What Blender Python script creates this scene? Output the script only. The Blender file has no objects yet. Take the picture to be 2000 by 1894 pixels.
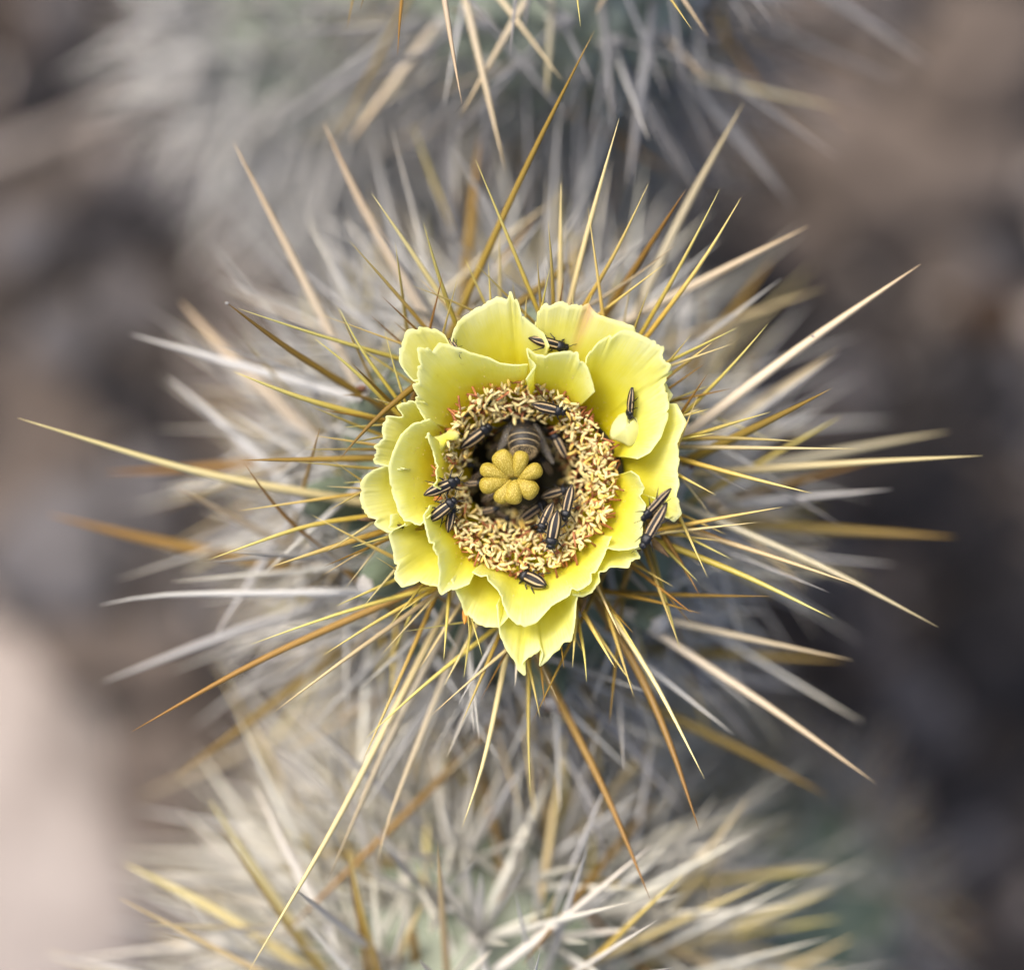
import bpy, bmesh, math, random
import numpy as np
from mathutils import Vector, Matrix, Quaternion, noise
from mathutils.bvhtree import BVHTree

random.seed(7)
SC = bpy.context.scene
COL = SC.collection
MM = 0.001
H = 0.60            # height of the focus plane (flower rim) above the ground, metres
DC = 0.50           # camera height above the focus plane
FOC = 90.0

# ------------------------------------------------------------------ camera
cam = bpy.data.cameras.new('camera')
cam.lens = FOC; cam.sensor_width = 36.0; cam.sensor_fit = 'HORIZONTAL'
cam.clip_start = 0.01; cam.clip_end = 500
cam.dof.use_dof = True
cam.dof.focus_distance = DC + 0.004
cam.dof.aperture_fstop = 3.6
cam_o = bpy.data.objects.new('camera', cam); COL.objects.link(cam_o)
cam_o.location = (0, 0, H + DC); cam_o.rotation_euler = (0, 0, 0)
SC.camera = cam_o

# ------------------------------------------------------------------ sky, sun, exposure
SUN_DIR = Vector((-0.37, 0.42, 0.83)).normalized()      # towards the sun
w = bpy.data.worlds.new('World'); SC.world = w; w.use_nodes = True
nt = w.node_tree
sky = nt.nodes.new('ShaderNodeTexSky'); sky.sky_type = 'NISHITA'; sky.sun_disc = False
sky.sun_elevation = math.asin(SUN_DIR.z); sky.sun_rotation = math.atan2(SUN_DIR.x, SUN_DIR.y)
sky.dust_density = 4.0; sky.air_density = 0.7; sky.ozone_density = 0.5
bg = nt.nodes['Background']; bg.inputs['Strength'].default_value = 0.115
nt.links.new(sky.outputs[0], bg.inputs[0])
sl = bpy.data.lights.new('sun', 'SUN'); sl.energy = 1.5; sl.angle = math.radians(24); sl.color = (1.0, 0.97, 0.93)
so = bpy.data.objects.new('sun', sl); COL.objects.link(so)
so.rotation_euler = SUN_DIR.to_track_quat('Z', 'Y').to_euler(); so.location = (0, 0, 2)
SC.view_settings.view_transform = 'Standard'; SC.view_settings.look = 'None'
SC.view_settings.gamma = 1.0; SC.view_settings.exposure = 1.28
SC.view_settings.use_curve_mapping = False
SC.render.engine = 'CYCLES'
SC.cycles.use_denoising = True
SC.cycles.max_bounces = 8

# ------------------------------------------------------------------ helpers
KPX = 36.0 / FOC / 2000.0
def P(x, y, z=0.0):
    """photo pixel (2000 wide) at height z mm relative to the focus plane"""
    D = DC - z * MM
    return Vector(((x - 1000) * KPX * D, -(y - 947) * KPX * D, H + z * MM))

CROPS = {'A': (680, 550, 680 / 1615), 'R': (800, 700, 500 / 1954), 'S': (1000, 900, 340 / 1981),
         'B': (650, 0, 700 / 1981), 'C': (1300, 0, 700 / 1981), 'D': (0, 600, 800 / 1981),
         'E': (1250, 600, 750 / 1981), 'F': (0, 1200, 700 / 1892), 'G': (650, 1200, 700 / 1892),
         'H': (1300, 1200, 700 / 1892), 'X': (0, 0, 1.0), 'Z': (0, 0, 2000 / 1981)}
def cp(c, x, y):
    ox, oy, s = CROPS[c]
    return ox + x * s, oy + y * s

def mesh(name, verts, faces, mats=(), smooth=True, mi=None):
    me = bpy.data.meshes.new(name)
    me.from_pydata([tuple(v) for v in verts], [], [tuple(f) for f in faces])
    for m in (mats if isinstance(mats, (list, tuple)) else [mats]):
        me.materials.append(m)
    if smooth:
        me.polygons.foreach_set('use_smooth', [True] * len(me.polygons))
    if mi is not None:
        me.polygons.foreach_set('material_index', mi)
    me.update()
    return me

def fattr(me, name, vals):
    a = me.attributes.new(name, 'FLOAT', 'POINT')
    a.data.foreach_set('value', np.asarray(vals, dtype=np.float32))

def wloc(o):
    v = Vector((0, 0, 0))
    while o:
        v += o.location; o = o.parent
    return v

def link(name, me, parent=None, loc=None):
    """me holds world coordinates relative to loc (world); parents are only translated"""
    o = bpy.data.objects.new(name, me); COL.objects.link(o)
    if parent:
        o.parent = parent
        o.location = Vector(loc if loc is not None else (0, 0, 0)) - wloc(parent)
    elif loc is not None:
        o.location = loc
    return o

def empty(name, loc):
    o = bpy.data.objects.new(name, None); COL.objects.link(o); o.location = loc
    o.empty_display_size = 0.01
    return o

def tag(o, label=None, cat=None, group=None, kind=None):
    if label: o['label'] = label
    if cat: o['category'] = cat
    if group: o['group'] = group
    if kind: o['kind'] = kind
    return o

# ------------------------------------------------------------------ materials
def newmat(name):
    m = bpy.data.materials.new(name); m.use_nodes = True
    n = m.node_tree.nodes; l = m.node_tree.links
    return m, n, l, n['Principled BSDF'], n['Material Output']

def ramp(n, l, fac, stops, interp='LINEAR'):
    r = n.new('ShaderNodeValToRGB'); r.color_ramp.interpolation = interp
    e = r.color_ramp.elements
    while len(e) < len(stops): e.new(0.5)
    for i, (p, c) in enumerate(stops):
        e[i].position = p; e[i].color = (*c, 1) if len(c) == 3 else c
    l.new(fac, r.inputs[0]); return r.outputs[0]

def mixc(n, l, fac, a, b, mode='MIX'):
    m = n.new('ShaderNodeMix'); m.data_type = 'RGBA'; m.blend_type = mode
    for s, v in ((m.inputs[0], fac), (m.inputs[6], a), (m.inputs[7], b)):
        if isinstance(v, (int, float)): s.default_value = v
        elif isinstance(v, (tuple, list)): s.default_value = (*v, 1)
        else: l.new(v, s)
    return m.outputs[2]

def noiset(n, l, scale, detail=3, vec=None, rough=0.55, dist=0):
    t = n.new('ShaderNodeTexNoise'); t.inputs['Scale'].default_value = scale
    t.inputs['Detail'].default_value = detail; t.inputs['Roughness'].default_value = rough
    t.inputs['Distortion'].default_value = dist
    if vec is not None: l.new(vec, t.inputs['Vector'])
    return t.outputs[0]

def bump(n, l, height, strength, dist):
    b = n.new('ShaderNodeBump'); b.inputs['Strength'].default_value = strength
    b.inputs['Distance'].default_value = dist; l.new(height, b.inputs['Height'])
    return b.outputs[0]

def attr(n, name):
    a = n.new('ShaderNodeAttribute'); a.attribute_name = name
    return a.outputs['Fac']

def math_n(n, l, op, a, b=None, clamp=False):
    m = n.new('ShaderNodeMath'); m.operation = op; m.use_clamp = clamp
    for i, v in enumerate((a, b)):
        if v is None: continue
        if isinstance(v, (int, float)): m.inputs[i].default_value = v
        else: l.new(v, m.inputs[i])
    return m.outputs[0]

def translucent(n, l, out, bsdf, color, amount, normal=None):
    t = n.new('ShaderNodeBsdfTranslucent'); l.new(color, t.inputs[0])
    if normal is not None: l.new(normal, t.inputs['Normal'])
    mx = n.new('ShaderNodeMixShader'); mx.inputs[0].default_value = amount
    l.new(bsdf.outputs[0], mx.inputs[1]); l.new(t.outputs[0], mx.inputs[2])
    l.new(mx.outputs[0], out.inputs[0])

def petal_mat(name='petal_yellow', pale=0.0):
    m, n, l, b, out = newmat(name)
    v = attr(n, 'v'); edge = attr(n, 'edge')
    uv = n.new('ShaderNodeTexCoord').outputs['UV']
    mp = n.new('ShaderNodeMapping'); l.new(uv, mp.inputs[0]); mp.inputs['Scale'].default_value = (150, 6, 1)
    streak = noiset(n, l, 1.0, 4, mp.outputs[0], 0.6)
    mp2 = n.new('ShaderNodeMapping'); l.new(uv, mp2.inputs[0]); mp2.inputs['Scale'].default_value = (3, 3, 1)
    obj = n.new('ShaderNodeTexCoord').outputs['Object']
    blot = noiset(n, l, 160, 3, obj)
    vv = math_n(n, l, 'ADD', v, math_n(n, l, 'MULTIPLY', math_n(n, l, 'SUBTRACT', blot, 0.5), 0.35))
    vv = math_n(n, l, 'ADD', vv, math_n(n, l, 'MULTIPLY', math_n(n, l, 'SUBTRACT', streak, 0.5), 0.25))
    if pale: vv = math_n(n, l, 'ADD', vv, pale)
    c = ramp(n, l, vv, [(0.0, (0.77, 0.64, 0.006)), (0.40, (0.86, 0.77, 0.018)), (0.62, (0.88, 0.83, 0.085)),
                        (0.82, (0.90, 0.87, 0.24)), (1.0, (0.91, 0.90, 0.46))])
    en = ramp(n, l, noiset(n, l, 380, 3, obj), [(0.36, (0, 0, 0)), (0.66, (1, 1, 1))])
    c = mixc(n, l, math_n(n, l, 'MULTIPLY', math_n(n, l, 'MULTIPLY', edge, en), 0.55), c, (0.90, 0.90, 0.58))
    c = mixc(n, l, math_n(n, l, 'MULTIPLY', attr(n, 'blush'), streak), c, (0.72, 0.27, 0.16))
    # faint brownish scars and freckles
    sp = ramp(n, l, noiset(n, l, 420, 2, obj), [(0.70, (0, 0, 0)), (0.80, (1, 1, 1))])
    c = mixc(n, l, math_n(n, l, 'MULTIPLY', sp, 0.16), c, (0.42, 0.26, 0.05))
    l.new(c, b.inputs['Base Color'])
    b.inputs['Roughness'].default_value = 0.42; b.inputs['Specular IOR Level'].default_value = 0.28
    crum = noiset(n, l, 520, 3, obj)
    nb = bump(n, l, math_n(n, l, 'ADD', math_n(n, l, 'MULTIPLY', streak, 0.45), crum), 0.22, 0.0005)
    l.new(nb, b.inputs['Normal'])
    translucent(n, l, out, b, c, 0.56)
    return m

def spine_mat(name, base, mid, tip, rough=0.42, trans=0.18):
    m, n, l, b, out = newmat(name)
    t = attr(n, 't')
    isl = n.new('ShaderNodeNewGeometry').outputs['Random Per Island']
    rnd = n.new('ShaderNodeObjectInfo').outputs['Random']
    r = math_n(n, l, 'FRACT', math_n(n, l, 'ADD', isl, math_n(n, l, 'MULTIPLY', rnd, 3.7)))
    obj = n.new('ShaderNodeTexCoord').outputs['Object']
    nz = noiset(n, l, 700, 3, obj)
    tt = math_n(n, l, 'ADD', t, math_n(n, l, 'MULTIPLY', math_n(n, l, 'SUBTRACT', nz, 0.5), 0.22))
    c = ramp(n, l, tt, [(0.0, base), (0.5, mid), (0.93, tip), (1.0, tuple(min(1, x * 1.1) for x in tip))])
    hs = n.new('ShaderNodeHueSaturation'); l.new(c, hs.inputs['Color'])
    l.new(math_n(n, l, 'ADD', 0.75, math_n(n, l, 'MULTIPLY', r, 0.5)), hs.inputs['Value'])
    l.new(math_n(n, l, 'ADD', 0.485, math_n(n, l, 'MULTIPLY', math_n(n, l, 'FRACT', math_n(n, l, 'MULTIPLY', r, 7.3)), 0.03)), hs.inputs['Hue'])
    l.new(hs.outputs[0], b.inputs['Base Color'])
    b.inputs['Roughness'].default_value = rough; b.inputs['Specular IOR Level'].default_value = 0.4
    l.new(bump(n, l, noiset(n, l, 2200, 2, obj), 0.25, 0.0002), b.inputs['Normal'])
    translucent(n, l, out, b, hs.outputs[0], trans)
    return m

def simple(name, c1, c2, scale, rough=0.7, bumps=None, spec=0.3, rnd=0.0):
    m, n, l, b, out = newmat(name)
    obj = n.new('ShaderNodeTexCoord').outputs['Object']
    c = ramp(n, l, noiset(n, l, scale, 4, obj), [(0.3, c1), (0.7, c2)])
    if rnd:
        r = n.new('ShaderNodeObjectInfo').outputs['Random']
        hs = n.new('ShaderNodeHueSaturation'); l.new(c, hs.inputs['Color'])
        l.new(math_n(n, l, 'ADD', 1 - rnd, math_n(n, l, 'MULTIPLY', r, 2 * rnd)), hs.inputs['Value'])
        c = hs.outputs[0]
    l.new(c, b.inputs['Base Color'])
    b.inputs['Roughness'].default_value = rough; b.inputs['Specular IOR Level'].default_value = spec
    if bumps:
        l.new(bump(n, l, noiset(n, l, bumps[0], 3, obj), bumps[1], bumps[2]), b.inputs['Normal'])
    return m

M = {}
M['petal'] = petal_mat()
M['petal_pale'] = petal_mat('petal_pale_tip', 0.6)
M['gold'] = spine_mat('spine_gold', (0.30, 0.18, 0.022), (0.45, 0.315, 0.055), (0.62, 0.51, 0.17))
M['amber'] = spine_mat('spine_amber', (0.26, 0.175, 0.05), (0.29, 0.18, 0.036), (0.25, 0.135, 0.024))
M['straw'] = spine_mat('spine_straw', (0.52, 0.40, 0.20), (0.66, 0.53, 0.27), (0.70, 0.56, 0.26))
M['tan'] = spine_mat('spine_tan', (0.54, 0.48, 0.38), (0.56, 0.48, 0.33), (0.50, 0.39, 0.22))
M['white'] = spine_mat('spine_white_sheath', (0.52, 0.51, 0.49), (0.55, 0.535, 0.505), (0.53, 0.50, 0.44), 0.5)
M['grey'] = spine_mat('spine_grey_sheath', (0.22, 0.218, 0.217), (0.24, 0.235, 0.232), (0.23, 0.212, 0.20), 0.5)
M['cream'] = spine_mat('spine_cream_sheath', (0.70, 0.68, 0.61), (0.74, 0.71, 0.62), (0.72, 0.66, 0.52), 0.5)
SPM = ['gold', 'amber', 'straw', 'tan', 'white', 'grey', 'cream']
M['stem'] = simple('cactus_skin', (0.085, 0.115, 0.07), (0.18, 0.21, 0.145), 90, 0.6, (700, 0.3, 0.0005))
M['stem_pale'] = simple('cactus_skin_grey', (0.22, 0.26, 0.18), (0.36, 0.38, 0.30), 70, 0.7, (700, 0.3, 0.0005))
M['wool'] = simple('areole_wool', (0.36, 0.33, 0.29), (0.54, 0.52, 0.48), 500, 0.95, (1500, 0.8, 0.0006))
M['bud'] = simple('areole_bud', (0.06, 0.03, 0.02), (0.24, 0.11, 0.05), 400, 0.6)
M['cup'] = simple('flower_tube', (0.018, 0.014, 0.006), (0.05, 0.042, 0.014), 200, 0.7, (500, 0.4, 0.0008))  # near-black: the throat's shade is put into this colour
M['filament'] = simple('filament', (0.26, 0.08, 0.03), (0.50, 0.19, 0.08), 600, 0.5, rnd=0.25)
M['style'] = simple('style', (0.35, 0.30, 0.08), (0.5, 0.45, 0.15), 300, 0.5)
M['bract_red'] = simple('bract_red', (0.55, 0.14, 0.03), (0.70, 0.40, 0.08), 200, 0.5)
M['bract_brown'] = simple('bract_brown', (0.06, 0.035, 0.02), (0.20, 0.13, 0.08), 350, 0.7, (800, 0.4, 0.0005))

def anther_mat():
    m, n, l, b, out = newmat('anther')
    rnd = n.new('ShaderNodeObjectInfo').outputs['Random']
    isl = n.new('ShaderNodeNewGeometry').outputs['Random Per Island']
    obj = n.new('ShaderNodeTexCoord').outputs['Object']
    r = math_n(n, l, 'FRACT', math_n(n, l, 'ADD', isl, math_n(n, l, 'MULTIPLY', rnd, 5.3)))
    c = ramp(n, l, r, [(0.0, (0.70, 0.57, 0.22)), (0.45, (0.84, 0.72, 0.38)), (0.70, (0.84, 0.70, 0.28)),
                       (0.84, (0.84, 0.60, 0.16)), (0.94, (0.82, 0.56, 0.12)), (1.0, (0.78, 0.46, 0.12))])
    g = noiset(n, l, 2500, 2, obj)
    c = mixc(n, l, math_n(n, l, 'MULTIPLY', ramp(n, l, g, [(0.35, (1, 1, 1)), (0.6, (0, 0, 0))]), 0.35), c, (0.55, 0.38, 0.12))
    l.new(c, b.inputs['Base Color']); b.inputs['Roughness'].default_value = 0.65
    b.inputs['Specular IOR Level'].default_value = 0.25
    l.new(bump(n, l, g, 0.5, 0.0002), b.inputs['Normal'])
    translucent(n, l, out, b, c, 0.12)
    return m
M['anther'] = anther_mat()

def stigma_mat():
    m, n, l, b, out = newmat('stigma')
    obj = n.new('ShaderNodeTexCoord').outputs['Object']
    v = n.new('ShaderNodeTexVoronoi'); v.inputs['Scale'].default_value = 3600; l.new(obj, v.inputs['Vector'])
    big = noiset(n, l, 260, 3, obj)
    c = ramp(n, l, big, [(0.3, (0.26, 0.185, 0.012)), (0.6, (0.34, 0.25, 0.032)), (0.75, (0.42, 0.28, 0.07))])
    c = mixc(n, l, ramp(n, l, v.outputs['Distance'], [(0.1, (1, 1, 1)), (0.5, (0, 0, 0))]), c, (0.60, 0.46, 0.11))
    l.new(c, b.inputs['Base Color']); b.inputs['Roughness'].default_value = 0.5
    b.inputs['Specular IOR Level'].default_value = 0.3
    inv = math_n(n, l, 'SUBTRACT', 1.0, v.outputs['Distance'])
    l.new(bump(n, l, inv, 0.32, 0.0003), b.inputs['Normal'])
    return m
M['stigma'] = stigma_mat()

def elytra_mat():
    m, n, l, b, out = newmat('elytra_striped')
    s = attr(n, 's'); t = attr(n, 't')
    obj = n.new('ShaderNodeTexCoord').outputs['Object']
    wob = math_n(n, l, 'MULTIPLY', math_n(n, l, 'SUBTRACT', noiset(n, l, 900, 2, obj), 0.5), 0.16)
    ss = math_n(n, l, 'ADD', s, wob)
    K = (0, 0, 0); W = (1, 1, 1)
    st = ramp(n, l, ss, [(0.0, K), (0.16, K), (0.20, W), (0.29, W), (0.34, K), (0.60, K), (0.64, W), (0.70, W), (0.75, K)])
    endm = ramp(n, l, t, [(0.0, W), (0.80, W), (0.97, K)])
    st = math_n(n, l, 'MULTIPLY', st, endm)
    rnd = n.new('ShaderNodeObjectInfo').outputs['Random']
    tanc = mixc(n, l, noiset(n, l, 1500, 2, obj), (0.36, 0.23, 0.11), (0.66, 0.50, 0.28))
    c = mixc(n, l, st, (0.006, 0.005, 0.006), tanc)
    l.new(c, b.inputs['Base Color'])
    b.inputs['Roughness'].default_value = 0.34; b.inputs['Specular IOR Level'].default_value = 0.38
    v = n.new('ShaderNodeTexVoronoi'); v.inputs['Scale'].default_value = 4200; l.new(obj, v.inputs['Vector'])
    l.new(bump(n, l, v.outputs['Distance'], 0.35, 0.00012), b.inputs['Normal'])
    return m
M['elytra'] = elytra_mat()
M['beetle_black'] = simple('beetle_black', (0.005, 0.005, 0.006), (0.012, 0.012, 0.014), 900, 0.28, (4500, 0.3, 0.0001), 0.32)
M['bee_dark'] = simple('bee_dark', (0.010, 0.008, 0.007), (0.03, 0.025, 0.018), 900, 0.5, (3500, 0.5, 0.0002), 0.4)
M['bee_band'] = simple('bee_band', (0.34, 0.26, 0.14), (0.5, 0.40, 0.24), 2500, 0.8)
M['bee_fur'] = simple('bee_fur', (0.30, 0.22, 0.11), (0.52, 0.40, 0.22), 1500, 0.7)
def wing_mat():
    m, n, l, b, out = newmat('bee_wing')
    b.inputs['Base Color'].default_value = (0.25, 0.22, 0.18, 1); b.inputs['Roughness'].default_value = 0.25
    b.inputs['Alpha'].default_value = 0.28
    return m
M['wing'] = wing_mat()

# ------------------------------------------------------------------ ground
def ground_mat():
    m, n, l, b, out = newmat('desert_soil')
    obj = n.new('ShaderNodeTexCoord').outputs['Object']
    big = noiset(n, l, 14, 5, obj, 0.62, 0.6)
    c = ramp(n, l, big, [(0.32, (0.009, 0.0082, 0.0078)), (0.46, (0.030, 0.0252, 0.0222)), (0.57, (0.085, 0.068, 0.056)), (0.70, (0.17, 0.136, 0.111))])
    fine = noiset(n, l, 120, 4, obj)
    c = mixc(n, l, 0.35, c, ramp(n, l, fine, [(0.35, (0.03, 0.028, 0.028)), (0.65, (0.08, 0.067, 0.058))]))
    l.new(c, b.inputs['Base Color']); b.inputs['Roughness'].default_value = 0.95
    b.inputs['Specular IOR Level'].default_value = 0.1
    l.new(bump(n, l, noiset(n, l, 300, 5, obj), 0.6, 0.003), b.inputs['Normal'])
    return m
M['ground'] = ground_mat()
def gz(x, y):
    f = math.exp(-(x * x + y * y) / 1.2)
    return f * (0.020 * noise.noise((x * 6, y * 6, 1.3)) + 0.008 * noise.noise((x * 21, y * 21, 4.1)))
vs = []; fs = []
ax = [-200, -60, -20, -8, -3.5, -2, -1.4] + [(-1 + i * 2 / 100) for i in range(101)] + [1.4, 2, 3.5, 8, 20, 60, 200]
nA = len(ax)
for yy in ax:
    for xx in ax:
        vs.append((xx, yy, gz(xx, yy)))
for j in range(nA - 1):
    for i in range(nA - 1):
        a = j * nA + i
        fs.append((a, a + 1, a + nA + 1, a + nA))
g = link('ground', mesh('ground', vs, fs, M['ground'])); tag(g, kind='structure')

def stone_mat(name, c1, c2):
    c1, c2 = tuple(q * 0.74 for q in c1), tuple(q * 0.74 for q in c2)
    return simple(name, c1, c2, 38, 0.9, (250, 0.5, 0.002), 0.15, 0.12)
M['stone_pale'] = stone_mat('stone_pale', (0.37, 0.305, 0.258), (0.57, 0.49, 0.43))
M['stone_grey'] = stone_mat('stone_grey', (0.09, 0.082, 0.082), (0.19, 0.175, 0.173))
M['stone_tan'] = stone_mat('stone_tan', (0.075, 0.058, 0.047), (0.19, 0.15, 0.122))
M['stone_dark'] = stone_mat('stone_dark', (0.016, 0.0145, 0.015), (0.046, 0.041, 0.041))
M['stone_rust'] = stone_mat('stone_rust', (0.04, 0.025, 0.017), (0.08, 0.05, 0.03))

def stone(px, py, rx, ry, rz, mat, label, group, seed, rot=0.0):
    """a stone lying on the ground where the ray of pixel (px, py) meets it"""
    k = KPX * (DC + H)
    x, y = (px - 1000) * k, -(py - 947) * k
    bm = bmesh.new(); bmesh.ops.create_icosphere(bm, subdivisions=3, radius=1.0)
    rn = random.Random(seed)
    off = Vector((rn.random() * 50, rn.random() * 50, rn.random() * 50))
    for v in bm.verts:
        d = v.co.normalized()
        f = 1 + 0.32 * noise.noise(d * 1.3 + off) + 0.12 * noise.noise(d * 3.4 + off)
        # flattened facets
        v.co = Vector((d.x * rx * f, d.y * ry * f, d.z * rz * f))
    me = bpy.data.meshes.new('stone'); bm.to_mesh(me); bm.free(); me.materials.append(mat)
    me.polygons.foreach_set('use_smooth', [True] * len(me.polygons))
    o = bpy.data.objects.new('stone', me); COL.objects.link(o)
    o.location = (x, y, gz(x, y) + rz * 0.45); o.rotation_euler = (0, 0, rot)
    tag(o, label, 'stone', group)
    return o

PX = KPX * (DC + H)
def blob(px, py, wpx, hpx, mat, label, group, seed, flat=0.35, rot=0.0):
    rx, ry = wpx * 0.5 * PX, hpx * 0.5 * PX
    return stone(px, py, rx, ry, min(rx, ry) * flat * 2, M[mat], label, group, seed, rot)
L_PALE = 'large pale pinkish boulder, the biggest and palest rock on the ground'
blob(-50, 1620, 640, 840, 'stone_pale', L_PALE, None, 3, 0.10, 0.15)
blob(120, 1090, 260, 260, 'stone_grey', 'rounded light stone beside the large pale boulder', None, 12, 0.25)
tan_l = 'tan stone on the dark soil, soft and blurred'
for i, (x, y, a, b_) in enumerate([(1780, 330, 420, 300), (1900, 120, 330, 260), (1640, 200, 240, 190), (1560, 470, 200, 150), (1850, 520, 170, 120), (330, 1500, 260, 200), (420, 1760, 300, 240), (1720, 1820, 260, 180), (120, 880, 200, 180), (40, 760, 240, 170), (60, 980, 260, 200), (150, 1250, 240, 180), (300, 1300, 180, 150), (300, 1650, 260, 220)]):
    blob(x, y, a, b_, 'stone_tan', tan_l, 'tan stones on the ground', 20 + i, 0.2, i * 0.7)
grey_l = 'light grey stone on the dark soil, blurred to a soft spot'
for i, (x, y, a, b_) in enumerate([(45, 470, 150, 110), (110, 670, 170, 130), (250, 600, 120, 110), (270, 330, 110, 90), (370, 360, 130, 110), (1760, 1340, 140, 110), (1830, 1420, 120, 90), (1680, 1240, 110, 90), (1900, 1640, 120, 90), (300, 960, 160, 130), (160, 1000, 180, 140), (1500, 800, 120, 90), (1600, 1100, 150, 110), (1450, 690, 120, 80)]):
    blob(x, y, a, b_, 'stone_grey', grey_l, 'light grey stones on the ground', 40 + i, 0.32, i * 1.1)
dark_l = 'nearly black stone around the cacti, its dark colour partly standing in for stem shade'  # dark rock whose colour also carries the shade of the stems
for i, (x, y, a, b_) in enumerate([(215, 425, 240, 150), (90, 150, 220, 180), (320, 440, 160, 130), (1500, 540, 200, 160), (1760, 960, 300, 180), (1900, 780, 240, 170), (1950, 1250, 260, 330), (1660, 1430, 260, 170), (1850, 1560, 220, 190), (210, 770, 170, 140), (300, 840, 150, 120), (1880, 1050, 200, 160), (500, 420, 180, 160), (1980, 480, 170, 130), (1600, 1650, 200, 160)]):
    blob(x, y, a, b_, 'stone_dark', dark_l, 'dark stones on the ground', 70 + i, 0.22, i * 0.9)
rs = random.Random(404)
for i in range(26):
    mt, lb, gp = (('stone_tan', tan_l, 'tan stones on the ground'), ('stone_grey', grey_l, 'light grey stones on the ground'), ('stone_dark', dark_l, 'dark stones on the ground'))[i % 3]
    x, y = (rs.uniform(1480, 2020), rs.uniform(0, 1880)) if i % 4 else (rs.uniform(-20, 480), rs.uniform(0, 1000))
    blob(x, y, rs.uniform(70, 150), rs.uniform(60, 120), mt, lb, gp, 200 + i, 0.3, rs.random() * 6)
rust_l = 'rust brown stone half hidden between the cactus stems'
for i, (x, y, a, b_) in enumerate([(1300, 300, 230, 200), (1930, 620, 110, 160), (1960, 1320, 90, 120), (80, 60, 130, 90)]):
    blob(x, y, a, b_, 'stone_rust', rust_l, 'rust stones on the ground', 95 + i, 0.25, i)

# gravel
def gravel():
    vs, fs, mi = [], [], []
    rn = random.Random(5)
    base = [(0, 0, 1), (0, 0, -0.6), (1, 0, 0), (-1, 0, 0), (0, 1, 0), (0, -1, 0)]
    F = [(0, 2, 4), (0, 4, 3), (0, 3, 5), (0, 5, 2), (1, 4, 2), (1, 3, 4), (1, 5, 3), (1, 2, 5)]
    for _ in range(5200):
        x, y = rn.uniform(-0.42, 0.42), rn.uniform(-0.42, 0.42)
        s = 0.003 + 0.013 * rn.random() ** 4
        a = rn.random() * 6.28; c_, s_ = math.cos(a), math.sin(a)
        k = len(vs); z = gz(x, y)
        for (p, q, r) in base:
            j = [rn.uniform(0.7, 1.3) for _ in range(3)]
            p, q, r = p * s * j[0], q * s * 0.75 * j[1], r * s * 0.6 * j[2]
            vs.append((x + p * c_ - q * s_, y + p * s_ + q * c_, z + r + s * 0.2))
        for f in F:
            fs.append(tuple(k + i for i in f)); 
        m_ = rn.choices([0, 1, 2, 3], [2, 3, 2, 4])[0]
        mi += [m_] * 8
    me = mesh('gravel', vs, fs, [M['stone_pale'], M['stone_grey'], M['stone_tan'], M['stone_dark']], False, mi)
    tag(link('gravel', me), 'loose mixed gravel strewn over the desert soil', 'gravel', kind='stuff')
gravel()

# ------------------------------------------------------------------ spines
def frames(pts):
    ts = []
    for i in range(len(pts)):
        a = pts[max(0, i - 1)]; b = pts[min(len(pts) - 1, i + 1)]
        ts.append((b - a).normalized())
    return ts

def tube(pts, rad, nseg=6, squash=1.0, cap=True):
    ts = frames(pts)
    up = Vector((0, 0, 1)) if abs(ts[0].z) < 0.9 else Vector((1, 0, 0))
    vs, fs = [], []
    n = (up - ts[0] * up.dot(ts[0])).normalized()
    for i, p in enumerate(pts):
        n = (n - ts[i] * n.dot(ts[i])).normalized(); b = ts[i].cross(n)
        for k in range(nseg):
            a = 2 * math.pi * k / nseg
            vs.append(p + (b * math.cos(a) + n * math.sin(a) * squash) * rad[i])
    for i in range(len(pts) - 1):
        for k in range(nseg):
            a = i * nseg + k; b_ = i * nseg + (k + 1) % nseg
            fs.append((a, b_, b_ + nseg, a + nseg))
    if cap:
        fs.append(tuple(range(nseg))[::-1]); fs.append(tuple(range((len(pts) - 1) * nseg, len(pts) * nseg)))
    return vs, fs

def spine_profile(t, sharp=1.0):
    # t 0 base .. 1 tip
    return max(0.02, (1.0 - t ** (3.6 * sharp)) * (0.82 + 0.18 * min(1, t * 4)))

def spine_mesh(pts, r, mat, name='spine'):
    """pts world from base to tip (2-4 control points)"""
    N = 14
    d = [0.0]
    for i in range(1, len(pts)): d.append(d[-1] + (pts[i] - pts[i - 1]).length)
    pp = []
    for i in range(N + 1):
        t = d[-1] * i / N
        k = max(j for j in range(len(d)) if d[j] <= t + 1e-12); k = min(k, len(pts) - 2)
        pp.append(pts[k].lerp(pts[k + 1], (t - d[k]) / max(1e-9, d[k + 1] - d[k])))
    for _ in range(3):
        pp = [pp[0]] + [(pp[i - 1] + pp[i] * 2 + pp[i + 1]) / 4 for i in range(1, N)] + [pp[N]]
    rad = [r * spine_profile(i / N) for i in range(N + 1)]
    c = pp[0].copy()
    vs, fs = tube([p - c for p in pp], rad, 6)
    me = mesh(name, vs, fs, M[mat])
    fattr(me, 't', [i // 6 / N for i in range(len(vs))])
    return me, c

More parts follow.
